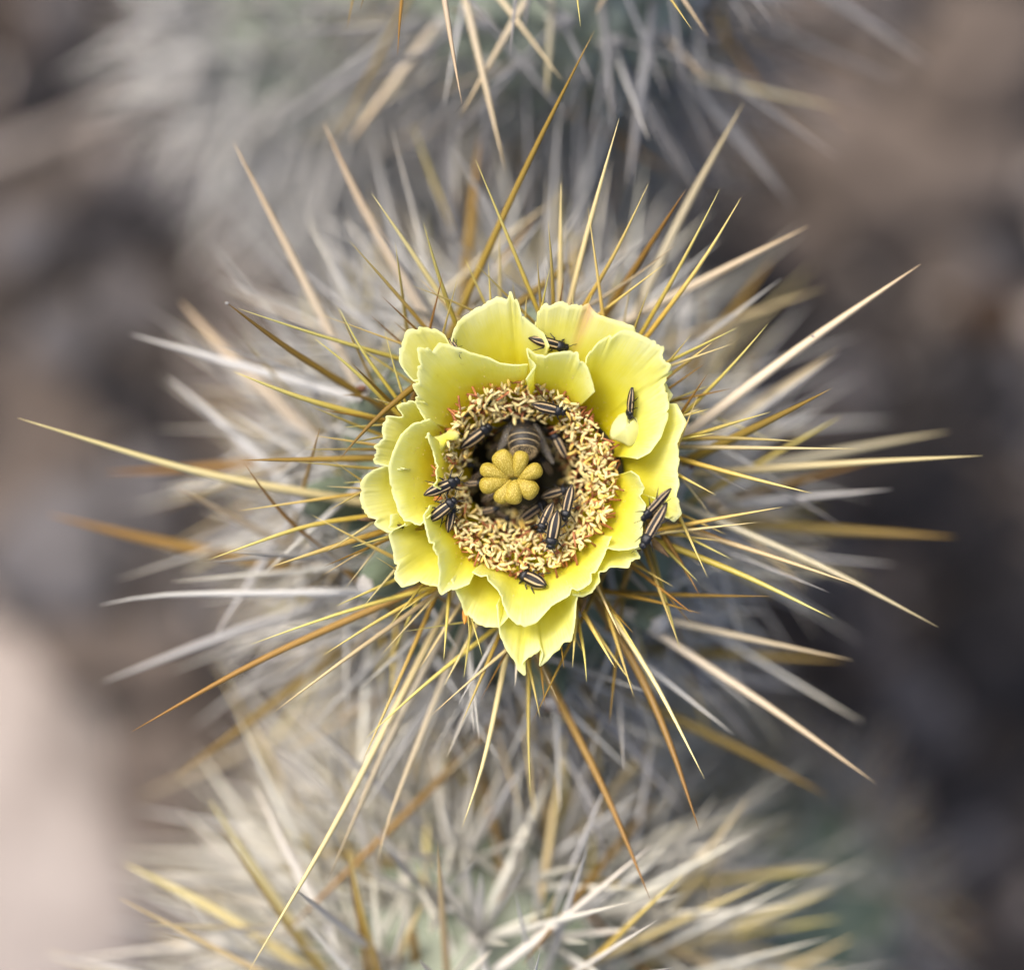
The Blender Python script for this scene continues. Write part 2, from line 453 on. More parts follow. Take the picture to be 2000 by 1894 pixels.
UNIT = []
def unit_spines():
    rn = random.Random(2)
    for k in range(8):
        bx, by = rn.uniform(-0.05, 0.05), rn.uniform(-0.05, 0.05)
        N = 5
        vs, fs, tv = [], [], []
        for i in range(N + 1):
            t = i / N; r = spine_profile(t)
            for s in range(5):
                a = s * 2 * math.pi / 5
                vs.append((r * math.cos(a), r * math.sin(a), t)); tv.append(t)
        bend = [(bx * (t * t), by * t * t) for t in tv]
        for i in range(N):
            for s in range(5):
                a = i * 5 + s; b = i * 5 + (s + 1) % 5
                fs.append((a, b, b + 5, a + 5))
        UNIT.append((vs, fs, tv, (bx, by)))
unit_spines()
UM = {}
def unit_mesh(k, mat):
    if (k, mat) not in UM:
        vs, fs, tv, _ = UNIT[k]
        me = mesh('spine', vs, fs, M[mat]); fattr(me, 't', tv); UM[(k, mat)] = me
    return UM[(k, mat)]

class Body:
    """a tuberculate upright cactus stem; axis at (x, y), apex at za, radius R, standing on the ground"""
    def __init__(s, x, y, za, R, space=0.0135, seed=0, lean=(0, 0), dk=1.15, tube=None, tube_top=None):
        s.dk, s.tube, s.tube_top = dk, tube, tube_top
        s.x, s.y, s.za, s.R = x, y, za, R
        s.rn = random.Random(seed); s.lean = lean
        # areoles by phyllotaxis: arc length along profile
        s.ar = []
        area = 0.0; n = 0
        prof = s.profile()
        acc = 0.0; phi = s.rn.random() * 6.28
        for i in range(len(prof) - 1):
            (r0, z0), (r1, z1) = prof[i], prof[i + 1]
            ds = math.hypot(r1 - r0, z1 - z0)
            acc += 2 * math.pi * (r0 + r1) / 2 * ds / (space * space)
            while acc >= 1:
                acc -= 1; phi += 2.39996
                nr, nz = (z0 - z1) / ds, (r1 - r0) / ds
                s.ar.append((phi, (r0 + r1) / 2, (z0 + z1) / 2, nr, nz))
    def profile(s):
        out = []
        n1 = 24
        dome = s.R * s.dk
        for i in range(n1 + 1):
            a = i / n1 * math.pi / 2
            out.append((s.R * math.sin(a), s.za - dome * (1 - math.cos(a))))
        zb = s.za - dome; L = zb + 0.006
        n2 = int(L / 0.003)
        for i in range(1, n2 + 1):
            out.append((s.R * (1 + 0.06 * math.sin(i * 0.09)), zb - L * i / n2))
        return out
    def axis(s, z):
        return s.x + s.lean[0] * (s.za - z), s.y + s.lean[1] * (s.za - z)
    def inside(s, p):
        ax, ay = s.axis(p.z)
        r = math.hypot(p.x - ax, p.y - ay)
        dome = s.R * s.dk; zb = s.za - dome
        if s.tube_top and p.z < s.tube_top and math.hypot(p.x - s.tube[0], p.y - s.tube[1]) < 0.0158: return True
        if p.z < zb: return r < s.R + 0.003
        return (r / (s.R + 0.003)) ** 2 + ((p.z - zb) / (dome + 0.003)) ** 2 < 1
    def stem(s, mat, parent):
        prof = s.profile(); nphi = 84
        r = np.array([p[0] for p in prof]); z = np.array([p[1] for p in prof])
        ph = np.linspace(0, 2 * np.pi, nphi, endpoint=False)
        Rr, PHI = np.meshgrid(r, ph, indexing='ij'); Z = np.repeat(z[:, None], nphi, 1)
        X = Rr * np.cos(PHI); Y = Rr * np.sin(PHI)
        disp = np.zeros_like(X)
        for (phi, ra, zz, nr, nz) in s.ar:
            rows = np.where(np.abs(z - zz) < 0.02)[0]
            if len(rows) == 0: continue
            a, b = rows[0], rows[-1] + 1
            d2 = (X[a:b] - ra * math.cos(phi)) ** 2 + (Y[a:b] - ra * math.sin(phi)) ** 2 + (Z[a:b] - zz) ** 2
            disp[a:b] = np.maximum(disp[a:b], 0.0048 * np.exp(-d2 / (0.0062 ** 2)))
        dr = np.gradient(r); dz = np.gradient(z); ln = np.hypot(dr, dz) + 1e-9
        nr = (-dz / ln)[:, None]; nz = (dr / ln)[:, None]
        ax = s.x + s.lean[0] * (s.za - Z); ay = s.y + s.lean[1] * (s.za - Z)
        X2 = ax + X + disp * nr * np.cos(PHI); Y2 = ay + Y + disp * nr * np.sin(PHI); Z2 = Z + disp * nz
        c = wloc(parent)
        vs = np.stack([X2 - c.x, Y2 - c.y, Z2 - c.z], -1).reshape(-1, 3)
        fs = []
        for i in range(len(r) - 1):
            for k in range(nphi):
                a = i * nphi + k; b = i * nphi + (k + 1) % nphi
                fs.append((a, a + nphi, b + nphi, b))
        return link('stem', mesh('stem', vs.tolist(), fs, mat), parent, c)
    def areole_pt(s, a):
        phi, r, z, nr, nz = a
        n = Vector((math.cos(phi) * nr, math.sin(phi) * nr, nz)).normalized()
        ax, ay = s.axis(z)
        return Vector((ax + r * math.cos(phi), ay + r * math.sin(phi), z)) + n * 0.0045, n

AREOLE = None
def areole_mesh():
    global AREOLE
    if AREOLE: return AREOLE
    bm = bmesh.new(); bmesh.ops.create_icosphere(bm, subdivisions=3, radius=1.0)
    for v in bm.verts:
        d = v.co.copy()
        f = 1 + 0.35 * noise.noise(d * 2.2) + 0.25 * noise.noise(d * 6.0)
        v.co = Vector((d.x * 0.0030 * f, d.y * 0.0024 * f, d.z * 0.0016 * f))
    # wool hairs
    rn = random.Random(11)
    for _ in range(70):
        d = Vector((rn.gauss(0, 1), rn.gauss(0, 1), abs(rn.gauss(0, 0.7)))).normalized()
        p = Vector((d.x * 0.0028, d.y * 0.0022, d.z * 0.0015))
        q = p + (d + Vector((rn.gauss(0, .4), rn.gauss(0, .4), .3))).normalized() * rn.uniform(0.0008, 0.002)
        sd = d.cross(Vector((0, 0, 1)));
        if sd.length < 1e-3: sd = Vector((1, 0, 0))
        sd = sd.normalized() * 0.00009
        bm.faces.new([bm.verts.new(p - sd), bm.verts.new(p + sd), bm.verts.new(q)])
    me = bpy.data.meshes.new('areole'); bm.to_mesh(me); bm.free(); me.materials.append(M['wool'])
    me.polygons.foreach_set('use_smooth', [True] * len(me.polygons))
    AREOLE = me
    return me

def grow(body, root, n_single, palette, per=10, length=(0.022, 0.042), rad=(0.00034, 0.0006), n_areole=60, sparse=False, up=0.25, spread=78):
    """procedural spines on every areole: the uppermost n_single as parts, the rest as one stuff part"""
    rn = body.rn
    c0 = wloc(root)
    SV, SF, ST, SM = [], [], [], []
    count = 0
    for ia, a in enumerate(body.ar):
        p, n = body.areole_pt(a)
        dep = body.za - p.z
        if ia < n_areole:
            o = link('areole', areole_mesh(), root, p)
            o.rotation_mode = 'QUATERNION'; o.rotation_quaternion = n.to_track_quat('Z', 'Y')
        k = per if dep < 0.065 else (4 if dep < 0.14 else 3)
        if sparse:
            w_ = math.cos(a[0] - 0.45)
            if w_ > -0.15 and rn.random() < 0.4: k = max(4, k // 2)
            if w_ < -0.25: k = int(k * 1.5)
        t1 = n.orthogonal().normalized(); t2 = n.cross(t1)
        for j in range(k):
            ang = j / k * 6.283 + rn.uniform(-0.3, 0.3)
            sp = math.radians(rn.uniform(12, spread))
            d = n * math.cos(sp) + (t1 * math.cos(ang) + t2 * math.sin(ang)) * math.sin(sp)
            d = (d + Vector((0, 0, up))).normalized()
            L = length[0] + (length[1] - length[0]) * rn.random() ** 2.0; r = rn.uniform(*rad)
            if body.tube:
                bad = False
                for f_ in (0.4, 0.7, 1.0):
                    e_ = p + d * L * f_
                    if e_.z > body.tube_top - 0.012 and math.hypot(e_.x - body.tube[0], e_.y - body.tube[1]) < 0.034: bad = True
                if bad: continue
            mat = rn.choices(list(palette), list(palette.values()))[0]
            u = rn.randrange(len(UNIT))
            base = p - n * 0.001
            q = d.to_track_quat('Z', 'Y')
            if count < n_single:
                o = link('spine', unit_mesh(u, mat), root, base)
                o.rotation_mode = 'QUATERNION'; o.rotation_quaternion = q; o.scale = (r, r, L)
                count += 1
            else:
                Mx = Matrix.Translation(base - c0) @ q.to_matrix().to_4x4() @ Matrix.Diagonal((r, r, L, 1))
                k0 = len(SV)
                vs, fs, tv, _ = UNIT[u]
                R = np.array(Mx)
                A = np.array(vs) @ R[:3, :3].T + R[:3, 3]
                SV.extend(A.tolist()); ST.extend(tv)
                SF.extend([tuple(i + k0 for i in f) for f in fs]); SM.extend([SPM.index(mat)] * len(fs))
    if SV:
        me = mesh('spine_thicket', SV, SF, [M[k] for k in SPM], True, SM); fattr(me, 't', ST)
        o = link('spine_thicket', me, root, c0); tag(o, kind='stuff')

def placed(body, root, rows):
    """spines read from the photograph: (crop, tip, [mid], base, ztip, zbase, width px in crop, colour)"""
    for row in rows:
        c, pts, zt, zb, wd, mat = row
        if zt < -30: zt, zb = zt * 1.5 + 8, zb * 1.5 + 8
        s = CROPS[c][2]
        px = [cp(c, *q) for q in pts]            # tip .. base
        n = len(px)
        d = [0.0]
        for i in range(1, n): d.append(d[-1] + math.dist(px[i], px[i - 1]))
        W = [P(x, y, zt + (zb - zt) * d[i] / d[-1]) for i, (x, y) in enumerate(px)]
        dirv = (W[-1] - W[-2]).normalized()
        e = W[-1].copy(); ok = body.inside(e)
        k = 0
        while not ok and k < 60:
            e = e + dirv * 0.0008; k += 1
            ok = body.inside(e)
            if k == 12 and dirv.z > -0.5: dirv = (dirv + Vector((0, 0, -0.18))).normalized()
        if k > 2:
            if (e - W[-1]).length < 0.006: W[-1] = e
            else: W.append(e)
        D = DC - zt * MM
        r = wd * s * KPX * D * 0.5 * 1.02
        me, cc = spine_mesh(list(reversed(W)), r, mat)
        link('spine', me, root, cc)

# ---------------------------------------------------------------- main cactus
FC = (1032, 934)                                 # flower axis in the photograph
p0 = P(1008, 965, -30)
main = empty('cholla_cactus', (p0.x, p0.y, 0))
tag(main, 'cholla cactus stem with golden spines carrying the open yellow flower', 'cactus', 'cholla cactus stems')
_f = P(FC[0], FC[1], -24)
body = Body(p0.x, p0.y, H - 0.045, 0.039, 0.0135, 3, dk=0.75, tube=(_f.x, _f.y), tube_top=H - 0.016)
body.stem(M['stem'], main)

ROWS = [
 ('B', [(1445, 172), (1100, 850), (740, 1640)], 3, -26, 46, 'amber'),
 ('B', [(788, 882), (935, 1230), (1140, 1730)], 0, -14, 28, 'gold'),
 ('B', [(1583, 655), (1420, 1230), (1310, 1670)], -1, -18, 34, 'straw'),
 ('B', [(1747, 1010), (1570, 1390), (1390, 1690)], -1, -14, 28, 'gold'),
 ('B', [(1410, 1150), (1450, 1420), (1490, 1720)], 0, -12, 28, 'gold'),
 ('B', [(1190, 1220), (1210, 1450), (1220, 1690)], 0, -13, 28, 'gold'),
 ('B', [(1262, 1010), (1255, 1690)], -12, -24, 36, 'straw'),
 ('B', [(500, 1228), (580, 1520), (690, 1820)], 0, -13, 30, 'gold'),
 ('B', [(215, 1070), (355, 1270), (640, 1700)], -4, -20, 36, 'straw'),
 ('B', [(90, 1330), (350, 1620), (510, 1810)], 0, -16, 27, 'gold'),
 ('B', [(345, 1340), (400, 1740)], -2, -18, 27, 'gold'),
 ('B', [(785, 1455), (970, 1640)], 0, -8, 24, 'gold'),
 ('B', [(1845, 1450), (1480, 1730)], 0, -14, 26, 'gold'),
 ('B', [(1745, 1600), (1670, 1810)], 0, -9, 24, 'gold'),
 ('B', [(1950, 1050), (1530, 1700)], -8, -28, 46, 'amber'),
 ('X', [(1452, 201), (1330, 420), (1230, 640)], -28, -40, 20, 'tan'),
 ('X', [(1406, 369), (1340, 500), (1265, 630)], 0, -14, 10, 'gold'),
 ('X', [(1448, 385), (1375, 510), (1265, 655)], 0, -15, 11, 'gold'),
 ('B', [(440, 1580), (640, 1650), (790, 1725)], -1, -12, 24, 'gold'),
 ('B', [(695, 1515), (610, 1840)], 0, -12, 20, 'gold'),
 ('X', [(456, 278), (560, 480), (645, 650)], -24, -38, 20, 'tan'),
 ('X', [(632, 240), (700, 390), (791, 551)], -30, -42, 21, 'tan'),
 ('B', [(1720, 1310), (1400, 1640)], -22, -32, 26, 'white'),
 ('B', [(600, 760), (720, 1500)], -44, -50, 48, 'grey'),
 ('B', [(810, 760), (730, 1560)], -44, -48, 55, 'amber'),
 ('B', [(1300, 1060), (960, 1290), (640, 1600)], -36, -40, 36, 'tan'),
 ('B', [(1130, 1180), (900, 1500)], -34, -40, 34, 'amber'),
 ('B', [(920, 1280), (925, 1640)], -14, -22, 26, 'straw'),
 ('B', [(610, 1510), (540, 1800)], -3, -12, 26, 'amber'),
 ('B', [(1170, 1410), (1190, 1690)], -14, -20, 20, 'white'),
 ('B', [(1130, 1430), (1150, 1690)], -1, -11, 26, 'gold'),
 ('B', [(1200, 1480), (1155, 1700)], -1, -9, 20, 'gold'),
 ('B', [(480, 1540), (640, 1700)], -6, -14, 20, 'straw'),
 ('B', [(20, 1690), (110, 1880)], -4, -12, 20, 'gold'),
 ('B', [(1655, 1510), (1610, 1780)], -12, -18, 20, 'tan'),
 ('B', [(1910, 1340), (1640, 1560), (1400, 1700)], -10, -24, 28, 'tan'),
 ('C', [(790, 1250), (300, 1500), (-60, 1690)], -26, -36, 56, 'tan'),
 ('X', [(1798, 516), (1580, 665), (1362, 832)], -13, -24, 22, 'tan'),
 ('C', [(600, 1420), (330, 1780)], -55, -60, 46, 'amber'),
 ('C', [(210, 1600), (200, 1900)], -40, -46, 36, 'tan'),
 ('D', [(85, 535), (950, 805), (1500, 900)], -14, -30, 44, 'straw'),
 ('D', [(1085, -30), (1400, 210), (1760, 430)], 0, -26, 42, 'amber'),
 ('D', [(1150, 5), (1480, 120), (1935, 250)], -2, -16, 28, 'gold'),
 ('D', [(1130, 312), (1450, 440), (1800, 535)], -2, -16, 34, 'gold'),
 ('D', [(1520, 150), (1700, 290), (1860, 450)], 0, -12, 26, 'gold'),
 ('D', [(1640, 5), (1740, 200), (1910, 430)], 0, -12, 22, 'gold'),
 ('D', [(1700, 270), (1880, 450)], 0, -12, 26, 'amber'),
 ('D', [(1550, 35), (1980, 190)], -2, -13, 16, 'gold'),
 ('D', [(1860, 110), (1890, 250), (1950, 430)], 0, -10, 20, 'gold'),
 ('D', [(630, 130), (1150, 280), (1720, 440)], -32, -36, 48, 'white'),
 ('D', [(870, -30), (1150, 280), (1400, 520)], -48, -48, 70, 'tan'),
 ('D', [(810, 340), (1080, 560), (1350, 820)], -44, -46, 54, 'white'),
 ('D', [(1155, 738), (1450, 738), (1790, 730)], -9, -18, 34, 'amber'),
 ('D', [(1180, 752), (1330, 980), (1600, 1210)], -9, -30, 34, 'amber'),
 ('D', [(1548, 580), (1480, 830)], -7, -28, 26, 'amber'),
 ('D', [(1635, 745), (1780, 560), (1980, 400)], 0, -8, 44, 'amber'),
 ('D', [(1655, 425), (1730, 415), (1830, 470)], -14, -24, 34, 'amber'),
 ('D', [(1600, 735), (1745, 835)], -2, -10, 22, 'gold'),
 ('D', [(1700, 655), (1880, 620)], -2, -10, 22, 'gold'),
 ('D', [(1660, 580), (1830, 570)], -6, -12, 14, 'gold'),
 ('D', [(1150, 985), (1740, 900)], -8, -18, 18, 'gold'),
 ('D', [(1585, 985), (1745, 895)], -1, -10, 20, 'gold'),
 ('D', [(1010, 1220), (1500, 1045), (1880, 1000)], -3, -18, 26, 'gold'),
 ('D', [(1310, 1255), (1700, 1130), (1990, 1040)], -2, -16, 32, 'gold'),
 ('D', [(1510, 1005), (1700, 1110), (1905, 1210)], 0, -14, 27, 'gold'),
 ('D', [(1560, 1295), (1720, 1200)], -2, -10, 16, 'straw'),
 ('D', [(1665, 1365), (1850, 1130)], -5, -16, 16, 'tan'),
 ('D', [(1815, 1205), (1910, 1265)], -2, -8, 18, 'gold'),
 ('D', [(1700, 1160), (1990, 1080)], -2, -10, 22, 'gold'),
 ('D', [(230, 1000), (650, 1110), (1050, 1190)], -45, -48, 56, 'amber'),
 ('D', [(480, 1440), (520, 1395), (600, 1382), (1200, 1385), (1720, 1375)], -26, -32, 44, 'white'),
 ('D', [(1020, 1620), (1330, 1150)], -32, -42, 54, 'white'),
 ('D', [(500, 800), (800, 790), (1180, 760)], -46, -48, 44, 'amber'),
 ('D', [(850, 870), (1250, 1080)], -30, -46, 40, 'tan'),
 ('D', [(960, 920), (1250, 770)], -34, -46, 30, 'straw'),
 ('X', [(258, 1428), (500, 1290), (840, 1140)], -6, -20, 16, 'amber'),
 ('X', [(490, 1258), (680, 1190), (835, 1150)], -4, -16, 11, 'gold'),
 ('X', [(630, 1280), (740, 1210), (850, 1150)], -2, -12, 9, 'gold'),
 ('X', [(535, 1390), (690, 1275), (845, 1165)], -2, -14, 10, 'straw'),
 ('F', [(900, 870), (1250, 620), (1600, 350)], -40, -46, 50, 'amber'),
 ('F', [(530, 360), (1000, 180), (1500, 0)], -36, -44, 46, 'white'),
 ('F', [(700, 980), (1500, 620)], -84, -84, 50, 'tan'),
 ('X', [(482, 1902), (650, 1622), (846, 1237)], 2, -26, 14, 'straw'),
 ('X', [(640, 1720), (760, 1440), (870, 1230)], -16, -32, 15, 'tan'),
 ('G', [(680, 1130), (800, 790), (915, 220)], 0, -17, 34, 'straw'),
 ('G', [(150, 790), (370, 300), (500, 0)], -3, -17, 26, 'gold'),
 ('G', [(175, 650), (500, 350), (850, 80)], -3, -17, 32, 'gold'),
 ('G', [(520, 530), (700, 370), (900, 200)], 0, -12, 26, 'straw'),
 ('G', [(680, 575), (840, 200)], -1, -12, 26, 'gold'),
 ('G', [(1095, 550), (1060, 370), (1025, 230)], 0, -11, 28, 'gold'),
 ('G', [(1043, 970), (1030, 600), (1035, 330)], -6, -18, 25, 'gold'),
 ('G', [(1060, 555), (1250, 160)], -4, -14, 26, 'amber'),
 ('G', [(1265, 280), (1285, 20)], 0, -9, 26, 'gold'),
 ('G', [(1340, 355), (1330, 200), (1300, 60)], -1, -11, 24, 'gold'),
 ('G', [(1490, 280), (1420, 160), (1340, 20)], 0, -11, 32, 'gold'),
 ('G', [(1590, 435), (1460, 20)], -1, -14, 28, 'gold'),
 ('G', [(1640, 240), (1500, 20)], -1, -12, 22, 'gold'),
 ('G', [(585, 245), (605, 0)], -1, -10, 26, 'gold'),
 ('G', [(790, 220), (735, 30)], -1, -9, 22, 'gold'),
 ('G', [(780, 450), (900, 230)], -5, -13, 18, 'amber'),
 ('G', [(370, 90), (700, 40)], -3, -12, 16, 'gold'),
 ('G', [(725, 150), (715, 20)], -2, -8, 18, 'gold'),
 ('X', [(1376, 1520), (1280, 1330), (1205, 1215)], 0, -15, 11, 'straw'),
 ('X', [(1366, 1622), (1310, 1450), (1250, 1310), (1200, 1230)], -8, -24, 17, 'amber'),
 ('G', [(1675, 1500), (1450, 950), (1210, 480)], -10, -30, 46, 'amber'),
 ('G', [(235, 1310), (240, 1200), (300, 1060), (480, 600), (660, 150)], -16, -34, 36, 'tan'),
 ('G', [(1090, 1000), (1090, 530)], -44, -50, 44, 'grey'),
 ('G', [(1450, 1330), (1330, 950), (1210, 590)], -38, -46, 44, 'grey'),
 ('G', [(1870, 1060), (1500, 620), (1170, 320)], -44, -48, 46, 'grey'),
 ('G', [(1670, 980), (1560, 300)], -50, -50, 40, 'grey'),
 ('G', [(700, 830), (240, 100)], -44, -48, 38, 'grey'),
 ('G', [(430, 770), (1000, 400)], -46, -50, 42, 'grey'),
 ('G', [(1020, 790), (640, 480)], -46, -50, 40, 'grey'),
 ('G', [(1190, 460), (1110, 280)], -8, -14, 20, 'tan'),
 ('G', [(1460, 580), (1500, 200)], -12, -22, 26, 'amber'),
 ('G', [(665, 470), (870, 100)], -10, -18, 24, 'white'),
 ('E', [(505, 105), (190, 260)], 0, -11, 24, 'gold'),
 ('E', [(480, 188), (190, 290)], -1, -10, 22, 'straw'),
 ('E', [(660, 85), (480, 300), (300, 480)], 0, -14, 26, 'gold'),
 ('E', [(985, 420), (780, 530), (350, 740)], -5, -22, 56, 'amber'),
 ('E', [(675, 540), (470, 600), (250, 670)], -1, -12, 28, 'gold'),
 ('E', [(1125, 730), (700, 727), (200, 720)], 0, -17, 25, 'straw'),
 ('E', [(805, 690), (400, 670), (220, 680)], -8, -16, 28, 'gold'),
 ('E', [(890, 960), (560, 880), (180, 775)], 0, -14, 29, 'gold'),
 ('E', [(1770, 765), (1200, 795), (480, 845)], -14, -30, 44, 'straw'),
 ('E', [(1600, 640), (1250, 700), (800, 790)], -38, -46, 46, 'tan'),
 ('E', [(395, 970), (190, 860)], 0, -9, 28, 'gold'),
 ('E', [(580, 960), (360, 850)], -14, -22, 18, 'grey'),
 ('E', [(735, 1030), (450, 1080), (140, 1140)], 0, -13, 28, 'gold'),
 ('E', [(610, 1108), (150, 1160)], -2, -12, 18, 'straw'),
 ('E', [(350, 1395), (205, 1080)], 0, -11, 30, 'gold'),
 ('E', [(1140, 1440), (700, 1290), (280, 1160)], 0, -18, 31, 'straw'),
 ('E', [(995, 1605), (560, 1390), (90, 1205)], 0, -16, 37, 'gold'),
 ('E', [(690, 1490), (400, 1490), (90, 1480)], -8, -22, 34, 'amber'),
 ('E', [(310, 1490), (240, 1350), (150, 1220)], -7, -14, 46, 'amber'),
 ('E', [(1540, 1650), (1000, 1360), (400, 1100)], -14, -28, 40, 'tan'),
 ('E', [(315, 1580), (150, 1530), (0, 1500)], -6, -16, 32, 'amber'),
 ('E', [(200, 1740), (80, 1400)], -1, -14, 32, 'gold'),
 ('E', [(1640, 1185), (1200, 1160), (700, 1130)], -40, -46, 52, 'amber'),
 ('E', [(980, 260), (560, 560)], -42, -46, 44, 'tan'),
 ('E', [(350, 340), (190, 580)], -4, -12, 34, 'amber'),
 ('E', [(265, 140), (175, 250)], -1, -8, 22, 'gold'),
 ('E', [(300, 450), (195, 720)], 0, -7, 24, 'gold'),
 ('E', [(720, 700), (400, 570), (170, 490)], -22, -28, 26, 'straw'),
 ('E', [(380, 1090), (280, 960), (200, 860)], -14, -20, 20, 'tan'),
 ('H', [(1110, 890), (600, 520), (80, 180)], -20, -34, 48, 'tan'),
 ('H', [(860, 960), (500, 760), (120, 580)], -42, -46, 52, 'amber'),
 ('H', [(990, 240), (500, 140), (60, 40)], -24, -34, 44, 'tan'),
 ('H', [(480, 700), (120, 280)], -46, -50, 50, 'grey'),
 ('H', [(950, 245), (420, 215)], -46, -50, 50, 'amber'),
 ('H', [(75, 180), (20, -10)], -1, -10, 26, 'gold'),
]
placed(body, main, ROWS)
rg_ = random.Random(91)
N_NEAR = 56
for i_ in range(N_NEAR):
    a_ = i_ / N_NEAR * 6.283 + rg_.uniform(-0.08, 0.08)
    t_ = a_ + rg_.uniform(-0.35, 0.35)
    rr_ = rg_.uniform(330, 455); zt_ = rg_.uniform(-11, -2)
    b_ = Vector((_f.x + 0.0150 * math.cos(a_), _f.y + 0.0150 * math.sin(a_), H - 0.021 - 0.006 * rg_.random()))
    e_ = P(FC[0] + rr_ * math.cos(t_), FC[1] - rr_ * math.sin(t_) * 1.03, zt_)
    m_ = b_.lerp(e_, 0.5) + Vector((rg_.gauss(0, .0008), rg_.gauss(0, .0008), rg_.gauss(0, .0008) - 0.002))
    me_, cc_ = spine_mesh([b_, m_, e_], rg_.uniform(0.0003, 0.00048), rg_.choice(['gold', 'gold', 'gold', 'straw', 'amber']))
    link('spine', me_, main, cc_)
N_MAIN = 300 - len(ROWS) - N_NEAR
grow(body, main, N_MAIN, {'cream': 4, 'white': 12, 'straw': 1.5, 'tan': 0.6, 'gold': 0.8, 'grey': 0.5, 'amber': 0.2}, per=8, length=(0.019, 0.054), rad=(0.0004, 0.00072), up=0.44, sparse=True)
def tubercle(x, y, z, r0):
    """a knob of the stem carrying a woolly areole with dark buds"""
    t = P(x, y, z)
    ax_, ay_ = body.axis(t.z)
    b0 = Vector((ax_ + (t.x - ax_) * 0.62, ay_ + (t.y - ay_) * 0.62, t.z - 0.034))
    pts = [b0.lerp(t, k / 6) for k in range(7)]
    vs, fs = tube([p - t for p in pts], [r0 * q for q in (1.25, 1.2, 1.12, 1.0, 0.86, 0.66, 0.34)], 14)
    link('tubercle', mesh('tubercle', vs, fs, M['stem']), main, t)
    n = (t - b0).normalized()
    o = link('areole', areole_mesh(), main, t + n * 0.0002); o.rotation_mode = 'QUATERNION'
    o.rotation_quaternion = n.to_track_quat('Z', 'Y'); o.scale = (0.7, 0.7, 0.6)
    rn = random.Random(int(x))
    for _ in range(rn.choice((0, 1, 2, 3))):
        bm = bmesh.new(); bmesh.ops.create_icosphere(bm, subdivisions=2, radius=rn.uniform(0.0004, 0.0009))
        for v in bm.verts: v.co.z *= 1.5
        me = bpy.data.meshes.new('bud'); bm.to_mesh(me); bm.free(); me.materials.append(M['bud'])
        me.polygons.foreach_set('use_smooth', [True] * len(me.polygons))
        link('bud', me, main, t + n * 0.0016 + Vector((rn.uniform(-.002, .002), rn.uniform(-.002, .002), 0.0004)))
for q in ((715, 1145, -23, 0.0060), (585, 978, -33, 0.0058), (706, 765, -26, 0.0058), (1338, 912, -26, 0.0052), (1288, 1218, -33, 0.0055), (1080, 1370, -40, 0.0055)):
    tubercle(*q)
for (x, y, z, k) in ((443, 592, 0.0, 0.11), (1588, 657, -10.4, 0.11)):
    o = link('wool_tuft', areole_mesh(), main, P(x, y, z)); o.scale = (k, k, k)
# ---------------------------------------------------------------- other cacti
q = P(1100, -235, -48)
top = empty('cholla_cactus', (q.x, q.y, 0))
tag(top, 'dark green cholla stem with long grey and golden-tipped spines reaching towards the flower', 'cactus', 'cholla cactus stems')
tb = Body(q.x, q.y, q.z, 0.032, 0.0145, 21)
tb.stem(M['stem_pale'], top)
TROWS = [
 ('B', [(715, 580), (660, 280), (605, -80)], 0, -14, 44, 'tan'),
 ('B', [(358, 305), (370, 100), (390, -90)], 0, -14, 34, 'amber'),
 ('B', [(1370, 150), (1345, -60)], 0, -10, 24, 'gold'),
 ('B', [(1985, 165), (1830, -60)], -2, -14, 30, 'gold'),
 ('B', [(955, 950), (830, 420), (720, -60)], -24, -36, 52, 'tan'),
 ('B', [(700, 650), (1080, -20)], -30, -38, 44, 'tan'),
 ('B', [(1270, 450), (900, -40)], -28, -38, 42, 'tan'),
 ('B', [(1550, 730), (1510, 230), (1480, -40)], -38, -46, 48, 'grey'),
 ('B', [(1630, 1060), (1710, 480), (1780, -40)], -46, -50, 60, 'grey'),
 ('B', [(1180, 540), (1215, -40)], -34, -42, 40, 'tan'),
 ('B', [(1950, 1000), (1570, 300), (1400, 0)], -58, -60, 56, 'grey'),
 ('B', [(940, 200), (740, -20)], -26, -34, 34, 'grey'),
 ('B', [(150, 60), (190, -80)], -6, -14, 24, 'amber'),
 ('B', [(80, 160), (120, -60)], -14, -20, 24, 'amber'),
 ('C', [(670, 1100), (400, 780), (150, 480), (0, 250)], -58, -62, 52, 'grey'),
 ('C', [(1480, 370), (1050, 80), (800, -80)], -70, -74, 48, 'grey'),
 ('C', [(1050, 850), (620, 480), (300, 150)], -90, -90, 44, 'grey'),
 ('C', [(240, 210), (120, 30), (60, -60)], -20, -26, 40, 'tan'),
 ('X', [(520, 260), (680, 150), (850, 40)], -80, -84, 28, 'grey'),
 ('X', [(680, 280), (740, 200), (830, 80)], -50, -58, 18, 'tan'),
]
placed(tb, top, TROWS)
grow(tb, top, 130, {'grey': 8, 'tan': 1.5, 'white': 1, 'amber': 0.6}, per=3, length=(0.026, 0.055), rad=(0.00042, 0.0007), n_areole=40)

